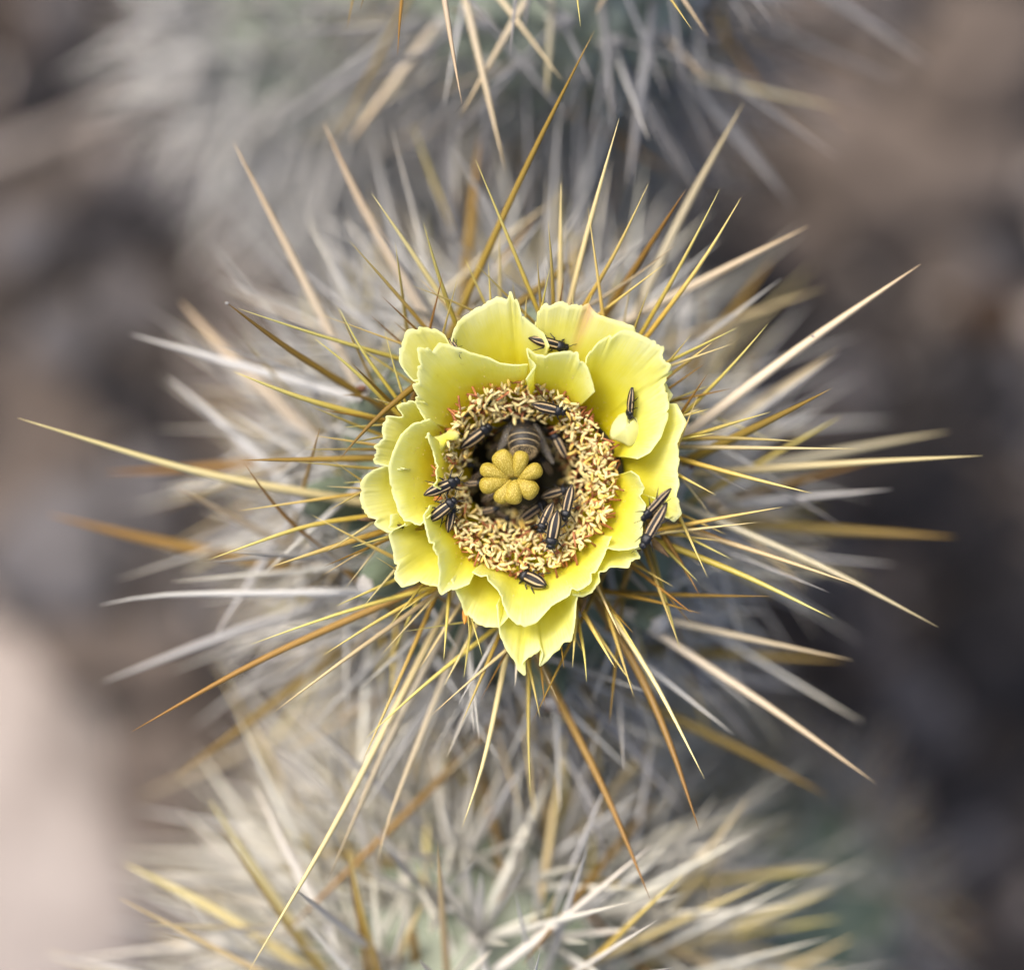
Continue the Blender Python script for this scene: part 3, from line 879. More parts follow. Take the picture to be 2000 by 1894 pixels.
q = P(930, 2030, -54)
bot = empty('cholla_cactus', (q.x, q.y, 0))
tag(bot, 'cholla stem thickly covered in whitish straw-coloured spines, without a flower', 'cactus', 'cholla cactus stems')
bb = Body(q.x, q.y, q.z, 0.036, 0.0130, 33)
bb.stem(M['stem_pale'], bot)
BROWS = [
 ('F', [(1100, 970), (1400, 1420), (1720, 1890)], -34, -44, 54, 'straw'),
 ('F', [(1340, 900), (1600, 1400), (1860, 1880)], -34, -44, 66, 'cream'),
 ('F', [(650, 1310), (1150, 1560), (1620, 1870)], -38, -46, 60, 'straw'),
 ('F', [(620, 1490), (1000, 1690), (1500, 1950)], -28, -40, 42, 'straw'),
 ('F', [(1140, 1100), (1560, 1700)], -28, -40, 32, 'amber'),
 ('F', [(250, 1780), (900, 2000)], -60, -60, 44, 'tan'),
 ('F', [(1830, 1250), (1900, 1640)], -30, -40, 34, 'amber'),
 ('F', [(1480, 1700), (1860, 1330)], -34, -36, 40, 'amber'),
 ('G', [(1690, 1210), (1300, 1540), (850, 1890)], -24, -40, 66, 'cream'),
 ('G', [(1850, 1370), (1640, 1560), (1400, 1800)], -20, -36, 38, 'gold'),
 ('G', [(1900, 1590), (1300, 1860)], -34, -44, 52, 'straw'),
 ('G', [(430, 1360), (230, 1740)], -40, -46, 40, 'cream'),
 ('G', [(210, 1340), (235, 1640), (260, 1900)], -34, -44, 42, 'cream'),
 ('G', [(85, 1240), (130, 1480), (170, 1640)], -30, -40, 36, 'gold'),
 ('G', [(410, 1340), (610, 1720), (700, 1900)], -36, -46, 44, 'cream'),
 ('G', [(530, 760), (640, 1380)], -50, -52, 44, 'cream'),
 ('G', [(730, 800), (690, 1560), (650, 1890)], -42, -48, 42, 'cream'),
 ('G', [(780, 820), (880, 1240), (900, 1600)], -46, -50, 50, 'amber'),
 ('G', [(1120, 900), (830, 1560)], -40, -46, 46, 'cream'),
 ('G', [(1230, 620), (1130, 1300), (1060, 1700)], -40, -46, 40, 'straw'),
 ('G', [(500, 1050), (480, 1700)], -46, -50, 50, 'straw'),
 ('G', [(1160, 1380), (1460, 1690), (1640, 1876)], -44, -48, 46, 'amber'),
 ('G', [(1000, 1850), (1160, 1650)], -24, -34, 40, 'amber'),
 ('G', [(420, 1600), (440, 1900)], -40, -46, 50, 'amber'),
 ('G', [(30, 1440), (260, 1900)], -40, -48, 52, 'cream'),
 ('G', [(60, 1560), (110, 1900)], -42, -48, 44, 'cream'),
 ('G', [(370, 1200), (400, 1700)], -44, -50, 60, 'cream'),
 ('G', [(1500, 1340), (1330, 1700)], -50, -54, 44, 'cream'),
 ('H', [(540, 1400), (0, 1650), (-300, 1790)], -34, -44, 46, 'straw'),
 ('H', [(900, 1440), (400, 1640), (-100, 1850)], -54, -58, 56, 'straw'),
 ('H', [(1000, 1700), (500, 1950)], -60, -64, 56, 'straw'),
 ('H', [(560, 1840), (350, 1930)], -44, -48, 40, 'straw'),
 ('H', [(440, 960), (250, 1220), (0, 1460)], -40, -46, 44, 'tan'),
 ('H', [(300, 1180), (250, 1520)], -50, -54, 40, 'tan'),
]
placed(bb, bot, BROWS)
grow(bb, bot, 150, {'cream': 14, 'white': 6, 'straw': 1.5, 'gold': 0.5}, per=11, length=(0.030, 0.066), rad=(0.0005, 0.00095), n_areole=40, up=0.6, spread=58)

q = P(660, -50, -185)
tl = empty('cholla_cactus', (q.x, q.y, 0))
tag(tl, 'low pale grey-green cholla stem far below the flower, badly out of focus', 'cactus', 'cholla cactus stems')
tlb = Body(q.x, q.y, q.z, 0.036, 0.0140, 45)
tlb.stem(M['stem_pale'], tl)
grow(tlb, tl, 150, {'white': 7, 'grey': 4}, per=8, length=(0.024, 0.056), rad=(0.0005, 0.001), n_areole=30)

q = P(1560, 1830, -210)
br = empty('cholla_cactus', (q.x, q.y, 0))
tag(br, 'short dusky green cholla stem near the ground beside the straw-spined one', 'cactus', 'cholla cactus stems')
brb = Body(q.x, q.y, q.z, 0.030, 0.0150, 57)
brb.stem(M['stem'], br)
grow(brb, br, 120, {'grey': 7, 'tan': 2, 'amber': 1}, per=7, length=(0.020, 0.038), rad=(0.0003, 0.00055), n_areole=30)

def twig(pts, r, label):
    W = [P(*q) for q in pts]
    N = 16; pp = []
    for i in range(N + 1):
        f = i / N * (len(W) - 1); k = min(len(W) - 2, int(f))
        p = W[k].lerp(W[k + 1], f - k)
        pp.append(p + Vector((noise.noise((i * .6, 1, 0)), noise.noise((i * .6, 5, 0)), noise.noise((i * .6, 9, 0)))) * 0.004)
    c = pp[0].copy()
    vs, fs = tube([p - c for p in pp], [r * (1.1 - 0.6 * i / N) * (1 + 0.12 * noise.noise((i * 1.3, 2, 2))) for i in range(N + 1)], 10)
    o = link('twig', mesh('twig', vs, fs, M['stone_pale']), None, c)
    tag(o, label, 'twig')
twig([(700, 40, -600), (420, 130, -500), (-60, 330, -420)], 0.006, 'pale dry twig leaning out from the grey-green cholla stem, out of focus')

# ---------------------------------------------------------------- the flower
FZ = -26
fl_c = P(FC[0], FC[1], -24)
def flower_tube():
    # an open cup: outer wall up, over the rim, down the inside to a floor
    prof = [(10.0, -46), (13.8, -36), (15.5, -27), (17.2, -20), (18.4, -14.5), (17.6, -14.2), (16.6, -18), (15.0, -25), (13.0, -32), (8.5, -38), (0.2, -40)]
    nseg = 64; vs = []; fs = []
    for i, (r, z) in enumerate(prof):
        for k in range(nseg):
            a = 2 * math.pi * k / nseg
            rr = r * (1 + 0.05 * math.sin(5 * a + 1) * (1 if i < 5 else 0.4))
            c = P(FC[0], FC[1], z)
            vs.append(Vector((c.x + rr * MM * math.cos(a), c.y + rr * MM * math.sin(a), c.z)) - fl_c)
    for i in range(len(prof) - 1):
        for k in range(nseg):
            a = i * nseg + k; b = i * nseg + (k + 1) % nseg
            fs.append((a, b, b + nseg, a + nseg))
    return mesh('flower', vs, fs, M['cup'])
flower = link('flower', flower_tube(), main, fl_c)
tag(flower, 'open yellow flower with ragged insect-chewed petals')

PETAL_TRIS = ([], [])
def resample(pts, n):
    d = [0]
    for i in range(1, len(pts)): d.append(d[-1] + math.dist(pts[i], pts[i - 1]))
    out = []; k = 0
    for i in range(n):
        t = d[-1] * i / (n - 1)
        while k < len(pts) - 2 and d[k + 1] < t: k += 1
        u = (t - d[k]) / max(1e-9, d[k + 1] - d[k])
        out.append((pts[k][0] + (pts[k + 1][0] - pts[k][0]) * u, pts[k][1] + (pts[k + 1][1] - pts[k][1]) * u))
    return out, d[-1]

def add_tris(vs, fs):
    k = len(PETAL_TRIS[0])
    PETAL_TRIS[0].extend([v.copy() for v in vs]); PETAL_TRIS[1].extend([tuple(i + k for i in f) for f in fs])

def petal(margin, layer, zm, seed, kf=0.85, kb=0.6, ruffle=0.9, cupz=0.0, rag=1.0, mat='petal', ctrl_dz=0.0, rf=None, bow=0.0, blush=None):
    """margin: photo outline of the free edge (crop A), clockwise; zm: height of the edge in mm, one number or one per point"""
    rn = random.Random(seed)
    pts = [cp('A', *m) for m in margin]
    NU, NV = 150, 30
    res, ln = resample(pts, NU)
    if isinstance(zm, (int, float)): zs = [zm] * len(margin)
    else: zs = list(zm)
    # heights resampled over the same arc
    zr, _ = resample([(0.0 if i == 0 else i, z) for i, z in enumerate(zs)], NU) if len(set(zs)) > 1 else ([(0, zs[0])] * NU, 0)
    d = [0]
    for i in range(1, len(pts)): d.append(d[-1] + math.dist(pts[i], pts[i - 1]))
    zz = [float(np.interp(d[-1] * i / (NU - 1), d, zs)) for i in range(NU)]
    # smooth
    sm = []
    for i in range(NU):
        a = res[max(0, i - 1)]; b = res[i]; c = res[min(NU - 1, i + 1)]
        sm.append(((a[0] + 2 * b[0] + c[0]) / 4, (a[1] + 2 * b[1] + c[1]) / 4) if 0 < i < NU - 1 else b)
    W_ = 13
    wide = []
    for i in range(NU):
        k = min(W_, i, NU - 1 - i)
        seg_ = sm[i - k:i + k + 1]
        wide.append((sum(p[0] for p in seg_) / len(seg_), sum(p[1] for p in seg_) / len(seg_)))
    th = []
    for (x, y) in wide:
        t = math.atan2(y - FC[1], x - FC[0])
        if th:
            while t - th[-1] > math.pi: t -= 2 * math.pi
            while t - th[-1] < -math.pi: t += 2 * math.pi
        th.append(t)
    thc = (th[0] + th[-1]) / 2
    rfp = (rf if rf else 181) + 7 * layer
    rbp = 112 + 4 * layer
    vs, uvs, vv, ee = [], [], [], []
    for i in range(NU):
        u = i / (NU - 1)
        x, y = sm[i]
        # ragged, nibbled edge
        R = math.hypot(x - FC[0], y - FC[1])
        j = 4.5 * noise.noise((u * ln * 0.045, seed * 3.1, 0)) + 2.6 * noise.noise((u * ln * 0.15, seed * 1.7, 5)) + 2.2 * abs(noise.noise((u * ln * 0.33, seed * 2.7, 8)))
        nb = noise.noise((u * ln * 0.040, seed * 9.7, 2))
        j *= 0.15 + 2.2 * max(0.0, noise.noise((u * ln * 0.014, seed * 4.3, 6)) + 0.22)
        if nb > 0.20: j -= (nb - 0.20) * 42
        fade = min(1.0, min(u, 1 - u) * 14)
        j *= fade
        wx_, wy_ = wide[i]
        j *= rag
        x0_, y0_ = x, y
        x += (x - FC[0]) / R * j; y += (y - FC[1]) / R * j
        tf = thc + (th[i] - thc) * kf; tb_ = thc + (th[i] - thc) * kb
        z_edge = zz[i] + ruffle * noise.noise((u * 3.0, seed, 0.4)) + ruffle * 0.25 * noise.noise((u * 8.0, seed, 1.4))
        F = (FC[0] + rfp * math.cos(tf), FC[1] + rfp * math.sin(tf))
        Bp = (FC[0] + rbp * math.cos(tb_), FC[1] + rbp * math.sin(tb_))
        zf = -11.0 - 1.6 * layer + ctrl_dz; zb = -22.0 - 1.0 * layer
        for k in range(NV):
            v = k / (NV - 1)
            w0, w1, w2 = (1 - v) ** 2, 2 * v * (1 - v), v * v
            rg = v ** 5
            rj = v ** 9
            mx_, my_ = wx_ + (x0_ - wx_) * rg + (x - x0_) * rj, wy_ + (y0_ - wy_) * rg + (y - y0_) * rj
            px = w0 * Bp[0] + w1 * F[0] + w2 * mx_; py = w0 * Bp[1] + w1 * F[1] + w2 * my_
            pz = w0 * zb + w1 * zf + w2 * z_edge
            pz += 0.55 * ruffle * noise.noise((u * 4 + seed, v * 3, 7.7)) * min(1, v * 1.5)
            pz += 0.18 * noise.noise((u * 9 + seed, v * 5, 3.3)) * v
            pz += bow * math.sin(math.pi * u) * math.sin(math.pi * v) + cupz * (2 * abs(u - 0.5)) ** 2 * v
            # last few millimetres roll down or up a little
            pz -= 0.9 * max(0, (v - 0.84) / 0.16) ** 2 * (0.3 + 1.5 * noise.noise((u * 4, seed, 9)) + 0.2 * noise.noise((u * 19, seed, 4)))
            vs.append(P(px, py, pz) - fl_c); uvs.append((u, v)); vv.append(v)
            e = max(0, (v - 0.93) / 0.07)
            e = max(e, max(0, (0.02 - min(u, 1 - u)) / 0.02) * v)
            ee.append(e)
    fs = []
    for i in range(NU - 1):
        for k in range(NV - 1):
            a = i * NV + k
            fs.append((a, a + 1, a + NV + 1, a + NV))
    o = petal_finish(vs, fs, uvs, vv, ee, mat)
    if blush:
        u0, w0_ = blush
        vals = [max(0.0, 1 - abs(q[0] - u0) / w0_) * max(0.0, (q[1] - 0.55) / 0.45) for q in uvs]
        fattr(o.data, 'blush', vals * 2)
    return o

def petal_finish(vs, fs, uvs, vv, ee, mat, thick=0.00022):
    # normals towards the camera, then a thin second skin below
    n = len(vs)
    a, b, c = vs[fs[len(fs) // 2][0]], vs[fs[len(fs) // 2][1]], vs[fs[len(fs) // 2][2]]
    if (b - a).cross(c - a).z < 0: fs = [f[::-1] for f in fs]
    add_tris([v + fl_c for v in vs], fs)
    nor = [Vector((0, 0, 0)) for _ in range(n)]
    for f in fs:
        nn = (vs[f[1]] - vs[f[0]]).cross(vs[f[2]] - vs[f[0]])
        for i in f: nor[i] = nor[i] + nn
    nor = [x.normalized() if x.length > 0 else Vector((0, 0, 1)) for x in nor]
    vs2 = list(vs) + [vs[i] - nor[i] * thick for i in range(n)]
    fs2 = list(fs) + [tuple(i + n for i in f[::-1]) for f in fs]
    cnt = {}
    for f in fs:
        for i in range(len(f)):
            e = (f[i], f[(i + 1) % len(f)]); cnt[e] = 1
    for (p, q_) in list(cnt):
        if (q_, p) not in cnt: fs2.append((q_, p, p + n, q_ + n))
    me = mesh('petal', vs2, fs2, M[mat])
    fattr(me, 'v', list(vv) * 2); fattr(me, 'edge', list(ee) * 2)
    uvl = me.uv_layers.new(name='UVMap')
    uu = uvs * 2
    buf = np.zeros(len(me.loops) * 2, dtype=np.float32)
    li = np.zeros(len(me.loops), dtype=np.int32); me.loops.foreach_get('vertex_index', li)
    U = np.array(uu, dtype=np.float32)
    buf = U[li].reshape(-1)
    uvl.data.foreach_set('uv', buf)
    return link('petal', me, flower, fl_c)

# outer whorl first
petal([(470, 330), (485, 250), (510, 190), (560, 150), (620, 110), (690, 75), (742, 88), (752, 50), (768, 78), (785, 95), (800, 150), (825, 175), (865, 205), (905, 240), (930, 300)], 2.2, -3.5, 1, kf=0.9, ruffle=0.8)
petal([(850, 300), (872, 190), (876, 150), (900, 112), (960, 104), (1040, 116), (1118, 110), (1150, 150), (1230, 178), (1322, 207), (1340, 260)], 1.8, [-8, -6.5, -4, -3, -2.5, -2.5, -2.5, -2.5, -2.5, -2.5, -3], 2, kf=0.9, ruffle=0.9, blush=(0.60, 0.07))
petal([(1440, 420), (1500, 520), (1568, 650), (1545, 700), (1524, 755), (1532, 880), (1524, 1000), (1548, 1075), (1512, 1112), (1476, 1088), (1462, 1020), (1420, 1000)], 2.4, -4.5, 3, kf=0.9, ruffle=0.8)
petal([(1390, 1180), (1362, 1240), (1357, 1282), (1312, 1300), (1300, 1325), (1240, 1320), (1195, 1357), (1160, 1392), (1130, 1440), (1090, 1460), (1040, 1450)], 2.0, -3.2, 4, kf=0.92, ruffle=0.7)
petal([(1075, 1440), (1056, 1480), (1048, 1600), (1036, 1668), (985, 1700), (950, 1722), (925, 1757), (888, 1786), (908, 1722), (893, 1702), (878, 1722), (830, 1745), (802, 1775), (822, 1834), (790, 1800), (779, 1762), (740, 1712), (706, 1640), (700, 1580), (690, 1500)], 3.0, -3.8, 5, kf=0.8, ruffle=0.9, rag=0.5)
petal([(740, 1500), (738, 1560), (700, 1602), (640, 1600), (590, 1580), (540, 1520), (500, 1430), (480, 1380)], 2.4, -3.8, 6, kf=0.85, ruffle=0.5)
petal([(470, 1400), (410, 1412), (330, 1392), (250, 1416), (219, 1380), (213, 1260), (184, 1155), (200, 1080)], 2.4, -3.8, 7, kf=0.9, ruffle=0.6)
petal([(270, 1130), (240, 1132), (185, 1162), (140, 1140), (100, 1100), (75, 1050), (58, 960), (68, 922), (110, 880), (190, 853), (260, 870)], 2.8, -4.0, 8, kf=0.9, ruffle=0.7)
petal([(240, 870), (185, 856), (124, 840), (118, 800), (132, 768), (164, 730), (160, 700), (175, 630), (220, 582), (290, 555), (355, 560)], 2.2, -3.2, 9, kf=0.9, ruffle=0.7)
petal([(330, 450), (300, 455), (255, 400), (240, 370), (240, 300), (270, 232), (330, 210), (400, 220), (445, 250), (470, 300)], 2.4, -3.0, 10, kf=0.9, ruffle=0.7)
# middle whorl
petal([(1105, 380), (1110, 345), (1150, 290), (1250, 225), (1330, 235), (1410, 275), (1480, 320), (1526, 365), (1520, 402), (1476, 440), (1468, 500), (1490, 560), (1480, 640), (1450, 720), (1400, 790), (1340, 820)], 1.0, [-1, -1, 0, 1, 1, 1, 1, 1, 0, -1, -2, -2.5, -2.5, -3, -3.5, -4], 11, kf=0.85, ruffle=0.9)
petal([(1310, 880), (1335, 890), (1372, 960), (1381, 1030), (1362, 1130), (1354, 1232), (1270, 1245), (1200, 1235)], 0.9, -1.2, 12, kf=0.95, ruffle=0.6, rag=0.6)
petal([(1220, 1180), (1180, 1280), (1120, 1400), (1060, 1432), (940, 1502), (870, 1582), (800, 1602), (742, 1552), (702, 1432), (650, 1382), (575, 1345)], 1.0, [-3, -3, -2.5, -2, -1, 0, 0.5, 0, -1.5, -3, -4], 13, kf=0.95, ruffle=0.7, rag=0.6)
petal([(560, 1400), (500, 1425), (460, 1432), (431, 1452), (420, 1420), (430, 1340), (420, 1270), (380, 1210), (364, 1150), (350, 1090), (380, 1040)], 0.8, [-3, -2.5, -2, -1.5, -1, -0.5, 0, 0.2, 0, -1, -2], 14, kf=1.0, ruffle=0.6)
petal([(380, 1080), (330, 1130), (262, 1104), (230, 1060), (196, 950), (190, 860), (210, 790), (246, 708), (300, 660), (380, 640)], 1.3, -2.4, 15, kf=0.95, ruffle=0.6, rag=0.5, bow=1.2)
petal([(360, 640), (310, 560), (300, 480), (330, 420), (322, 310), (360, 300), (390, 330), (420, 285), (510, 310), (560, 330), (640, 350), (700, 380), (780, 390), (835, 385)], 0.8, [-3, -2, -1, 0, 1, 0.5, 0, 1, 0.5, 0, -0.5, -1, -2, -3], 16, kf=0.95, ruffle=0.8)
# small inner petals
petal([(828, 455), (850, 420), (876, 392), (842, 352), (830, 310), (870, 340), (905, 343), (1000, 325), (1060, 330), (1110, 400), (1135, 480), (1142, 512)], 0.0, [1, 1, 1, 1.5, 1.5, 1, 1, 1, 1, 0, -1, -2], 17, kf=0.9, ruffle=0.7, rag=0.5, rf=172, ctrl_dz=1.0)
petal([(430, 960), (400, 945), (412, 900), (404, 820), (384, 760), (368, 700), (356, 722)], -0.2, -3.0, 18, kf=1.0, ruffle=0.4, rag=0.4, rf=170)

BV = BVHTree.FromPolygons([tuple(v) for v in PETAL_TRIS[0]], PETAL_TRIS[1])
CAM = Vector((0, 0, H + DC))
def surf(x, y):
    d = (P(x, y, 0) - CAM).normalized()
    hit = BV.ray_cast(CAM, d)
    if hit[0] is None: return P(x, y, -4), Vector((0, 0, 1))
    n = hit[1]
    if n.z < 0: n = -n
    return hit[0], n

def patch(outline, crop, lift, bulge, seed, mat='petal_pale', ze=0.4):
    """a curled-over petal tip: an outlined, domed sheet rooted on the petal below it"""
    pts = [cp(crop, *p) for p in outline]
    for _ in range(2):
        pts = [q for a_, b_ in zip(pts, pts[1:] + pts[:1]) for q in ((a_[0] * .75 + b_[0] * .25, a_[1] * .75 + b_[1] * .25), (a_[0] * .25 + b_[0] * .75, a_[1] * .25 + b_[1] * .75))]
    NU, NV = 72, 12
    res, ln = resample(pts + [pts[0]], NU + 1); res = res[:NU]
    cx = sum(p[0] for p in pts) / len(pts); cy = sum(p[1] for p in pts) / len(pts)
    s0, n0 = surf(cx, cy); zc = (s0.z - H) / MM
    vs, uvs, vv, ee, fs = [], [], [], [], []
    for i in range(NU):
        x, y = res[i]
        j = 1.2 * noise.noise((i * 0.5, seed, 0))
        R = math.hypot(x - cx, y - cy); x += (x - cx) / R * j; y += (y - cy) / R * j
        for k in range(NV):
            v = (k + 0.0) / (NV - 1) * 0.985 + 0.015
            px, py = cx + (x - cx) * v, cy + (y - cy) * v
            z = zc + lift + bulge * (1 - v * v) + ze * v * noise.noise((px * .03, py * .03, seed))
            vs.append(P(px, py, z) - fl_c); uvs.append(((px - cx) / 60 + .5, (py - cy) / 200 + .5)); vv.append(0.62 + 0.3 * v)
            ee.append(max(0, (v - 0.85) / 0.15))
    for i in range(NU):
        for k in range(NV - 1):
            a = i * NV + k; b = ((i + 1) % NU) * NV + k
            fs.append((a, a + 1, b + 1, b))
    return petal_finish(vs, fs, uvs, vv, ee, mat)
patch([(1213, 705), (1222, 660), (1252, 618), (1296, 600), (1300, 632), (1330, 640), (1345, 606), (1380, 690), (1350, 735), (1312, 772), (1262, 742), (1216, 732)], 'A', 1.6, 2.2, 61)
patch([(382, 722), (430, 712), (470, 690), (505, 696), (518, 716), (500, 738), (470, 730), (452, 762), (430, 790), (392, 790)], 'A', 6.0, 1.2, 63, 'petal')
patch([(470, 694), (505, 694), (520, 714), (506, 742), (488, 730), (466, 742), (458, 728), (478, 716)], 'A', 7.6, 0.6, 64)

# ---------------------------------------------------------------- stamens
def anther_variant(rn):
    """one stamen: cream anther lying along X at the origin, filament curving down to -Z"""
    vs, fs, mi = [], [], []
    def worm(p0, ang, L, w, bend, lift):
        N = 6; pts = []; a = ang; p = Vector(p0)
        for i in range(N + 1):
            pts.append(p.copy()); a += bend / N
            p = p + Vector((math.cos(a), math.sin(a), lift * math.sin(i / N * 3))) * (L / N)
        rad = [w * (0.30, 0.75, 1.0, 0.92, 1.0, 0.7, 0.22)[i] * rn.uniform(0.88, 1.12) for i in range(N + 1)]
        v, f = tube(pts, rad, 6, 0.5)
        k = len(vs); vs.extend(v); fs.extend([tuple(i + k for i in q) for q in f]); mi.extend([0] * len(f))
    bare = False
    L = rn.uniform(1.5, 2.7) * MM; w = rn.uniform(0.26, 0.40) * MM
    kind = rn.random()
    if bare: pass
    elif kind < 0.68:
        worm((-L / 2, 0, 0), rn.uniform(-.2, .2), L, w, rn.uniform(-0.9, 0.9), rn.uniform(-.5, .5))
    else:
        o = rn.uniform(0.4, 1.0)
        worm((-0.1 * MM, 0, 0), o, L * 0.72, w * 0.9, rn.uniform(-.9, .9), rn.uniform(-.3, .4))
        worm((-0.1 * MM, 0, 0), -o + (math.pi if rn.random() < .5 else 0), L * 0.72, w * 0.9, rn.uniform(-.9, .9), rn.uniform(-.3, .4))
    fp = [Vector((rn.uniform(-.2, .2) * MM, 0, -0.1 * MM))]
    dx, dy = rn.uniform(-.5, .5), rn.uniform(-.5, .5)
    for i in range(1, 5):
        fp.append(fp[-1] + Vector((dx * 0.5 + (0.9 if bare else 0), dy * 0.5, -1.0)) * 0.75 * MM)
    v, f = tube(fp, [0.17 * MM, 0.2 * MM, 0.21 * MM, 0.22 * MM, 0.22 * MM], 5)
    k = len(vs); vs.extend(v); fs.extend([tuple(i + k for i in q) for q in f]); mi.extend([1] * len(f))
    return vs, fs, mi
rnS = random.Random(77)
AV = [anther_variant(rnS) for _ in range(24)]
AM = [mesh('stamen', v, f, [M['anther'], M['filament']], True, mi) for v, f, mi in AV]
def ring_r(th):
    """outer edge of the stamen ring in photo px for an image angle"""
    pts = [(-180, 178), (-150, 182), (-120, 192), (-90, 190), (-60, 172), (-30, 165), (0, 172), (30, 168), (60, 172), (90, 186), (120, 190), (150, 176), (180, 178)]
    d = math.degrees(math.atan2(math.sin(th), math.cos(th)))
    return float(np.interp(d, [p[0] for p in pts], [p[1] for p in pts]))
SP = []
tries = 0
while len(SP) < 800 and tries < 40000:
    tries += 1
    th = rnS.uniform(-math.pi, math.pi); ro = ring_r(th)
    f = rnS.random() ** 0.7
    side = math.cos(th - 0.75)            # the lower right of the ring is fuller
    dg = math.degrees(math.atan2(math.sin(th), math.cos(th)))
    inner = float(np.interp(dg, [-180, -135, -90, -45, 0, 45, 90, 135, 180], [124, 124, 114, 102, 84, 82, 88, 108, 124]))
    r = inner + (ro - inner) * f
    if rnS.random() < 0.08: r = rnS.uniform(62, inner)
    x, y = FC[0] + r * math.cos(th), FC[1] + r * math.sin(th)
    dm = 6.6 if r > inner else 11
    z = np.interp((r - inner) / (ro - inner), [-0.8, -0.05, 0.0, 0.5, 1.0], [-33, -26, -15.5, -11.5, -8.6]) + rnS.gauss(0, 0.7)
    ok = all((x - a) ** 2 + (y - b) ** 2 > dm * dm or abs(z - c) > 2.2 for a, b, c, _ in SP)
    if side < 0 and rnS.random() < 0.25: ok = False
    if ok: SP.append((x, y, float(z), th))
SP.sort(key=lambda s: -s[2])
SV, SF, SMI = [], [], []
for i, (x, y, z, th) in enumerate(SP):
    p = P(x, y, z)
    inw = Vector((-math.cos(th), math.sin(th), 0))
    # stamen axis leans inwards from the wall: filaments root outwards and downwards
    tilt = rnS.uniform(0.25, 0.75)
    zax = (Vector((0, 0, 1)) + inw * tilt + Vector((rnS.gauss(0, .25), rnS.gauss(0, .25), 0))).normalized()
    q_ = zax.to_track_quat('Z', 'Y') @ Quaternion((0, 0, 1), rnS.uniform(0, 6.283)) @ Quaternion((0, 1, 0), rnS.gauss(0, 0.5))
    s = rnS.uniform(0.82, 1.12)
    k = rnS.randrange(len(AM))
    if i < 300:
        o = link('stamen', AM[k], flower, p)
        o.rotation_mode = 'QUATERNION'; o.rotation_quaternion = q_; o.scale = (s, s, s)
    else:
        mx = np.array(Matrix.Translation(p - fl_c) @ q_.to_matrix().to_4x4() @ Matrix.Diagonal((s, s, s, 1)))
        A = np.array([tuple(v) for v in AV[k][0]]) @ mx[:3, :3].T + mx[:3, 3]
        k0 = len(SV); SV.extend(A.tolist()); SF.extend([tuple(j + k0 for j in f) for f in AV[k][1]]); SMI.extend(AV[k][2])
o = link('inner_stamens', mesh('inner_stamens', SV, SF, [M['anther'], M['filament']], True, SMI), flower, fl_c); tag(o, kind='stuff')

# ---------------------------------------------------------------- style and stigma
sc_px = cp('R', 800, 915)
top_p = P(*sc_px, -10.5); bot_p = P(FC[0], FC[1], -40)
v, f = tube([bot_p - fl_c, (bot_p * 0.5 + top_p * 0.5) - fl_c + Vector((0.0004, 0, 0)), top_p - fl_c], [0.0022, 0.0019, 0.0021], 14)
link('style', mesh('style', v, f, M['style']), flower, fl_c)
def lobe(outer, inner, wpx, z, seed):
    ox, oy = cp('R', *outer); ix, iy = cp('R', *inner)
    a, b = P(ix, iy, z - 0.9), P(ox, oy, z - 0.25)
    L = (b - a).length; ax = (b - a).normalized(); side = Vector((0, 0, 1)).cross(ax).normalized(); up = ax.cross(side)
    bm = bmesh.new(); bmesh.ops.create_icosphere(bm, subdivisions=4, radius=1.0)
    hw = wpx * CROPS['R'][2] * 0.1 * MM * 0.5 * 1.03
    vs = []
    for vt in bm.verts:
        d = vt.co
        t = d.x * 0.5 + 0.5
        wx = 0.50 + 0.66 * t ** 0.8                 # wedge: narrow inside, broad outside
        rr = 1 + 0.05 * noise.noise(d * 2 + Vector((seed, 0, 0))) + 0.018 * noise.noise(d * 9 + Vector((seed, 3, 0)))
        sgn = lambda q: math.copysign(abs(q) ** 0.85, q)
        gro = 0.10 * math.exp(-(d.y / 0.16) ** 2) * max(0, d.z) * (1 if seed % 3 == 0 else 0.0)
        vs.append(a + ax * (L * 0.5 * (1 + sgn(d.x) * 1.02)) + side * (sgn(d.y) * hw * wx * rr) + up * ((d.z * 0.0020 * rr - gro * 0.0012) * (0.75 + 0.4 * t)))
    fs = [tuple(q.index for q in fc.verts) for fc in bm.faces]; bm.free()
    c = (a + b) / 2
    link('stigma_lobe', mesh('stigma_lobe', [q - c for q in vs], fs, M['stigma']), flower, c)
for i, (o_, in_, w_, z_) in enumerate([
        ((540, 838), (775, 905), 128, -6.2), ((668, 712), (800, 900), 168, -5.6), ((862, 708), (815, 905), 132, -5.4), ((1008, 835), (828, 912), 132, -5.6),
        ((968, 1040), (815, 930), 158, -5.8), ((782, 1110), (812, 925), 150, -5.6), ((672, 1100), (775, 925), 130, -6.4), ((536, 985), (760, 920), 142, -6.2)]):
    lobe(o_, in_, w_, z_, i)

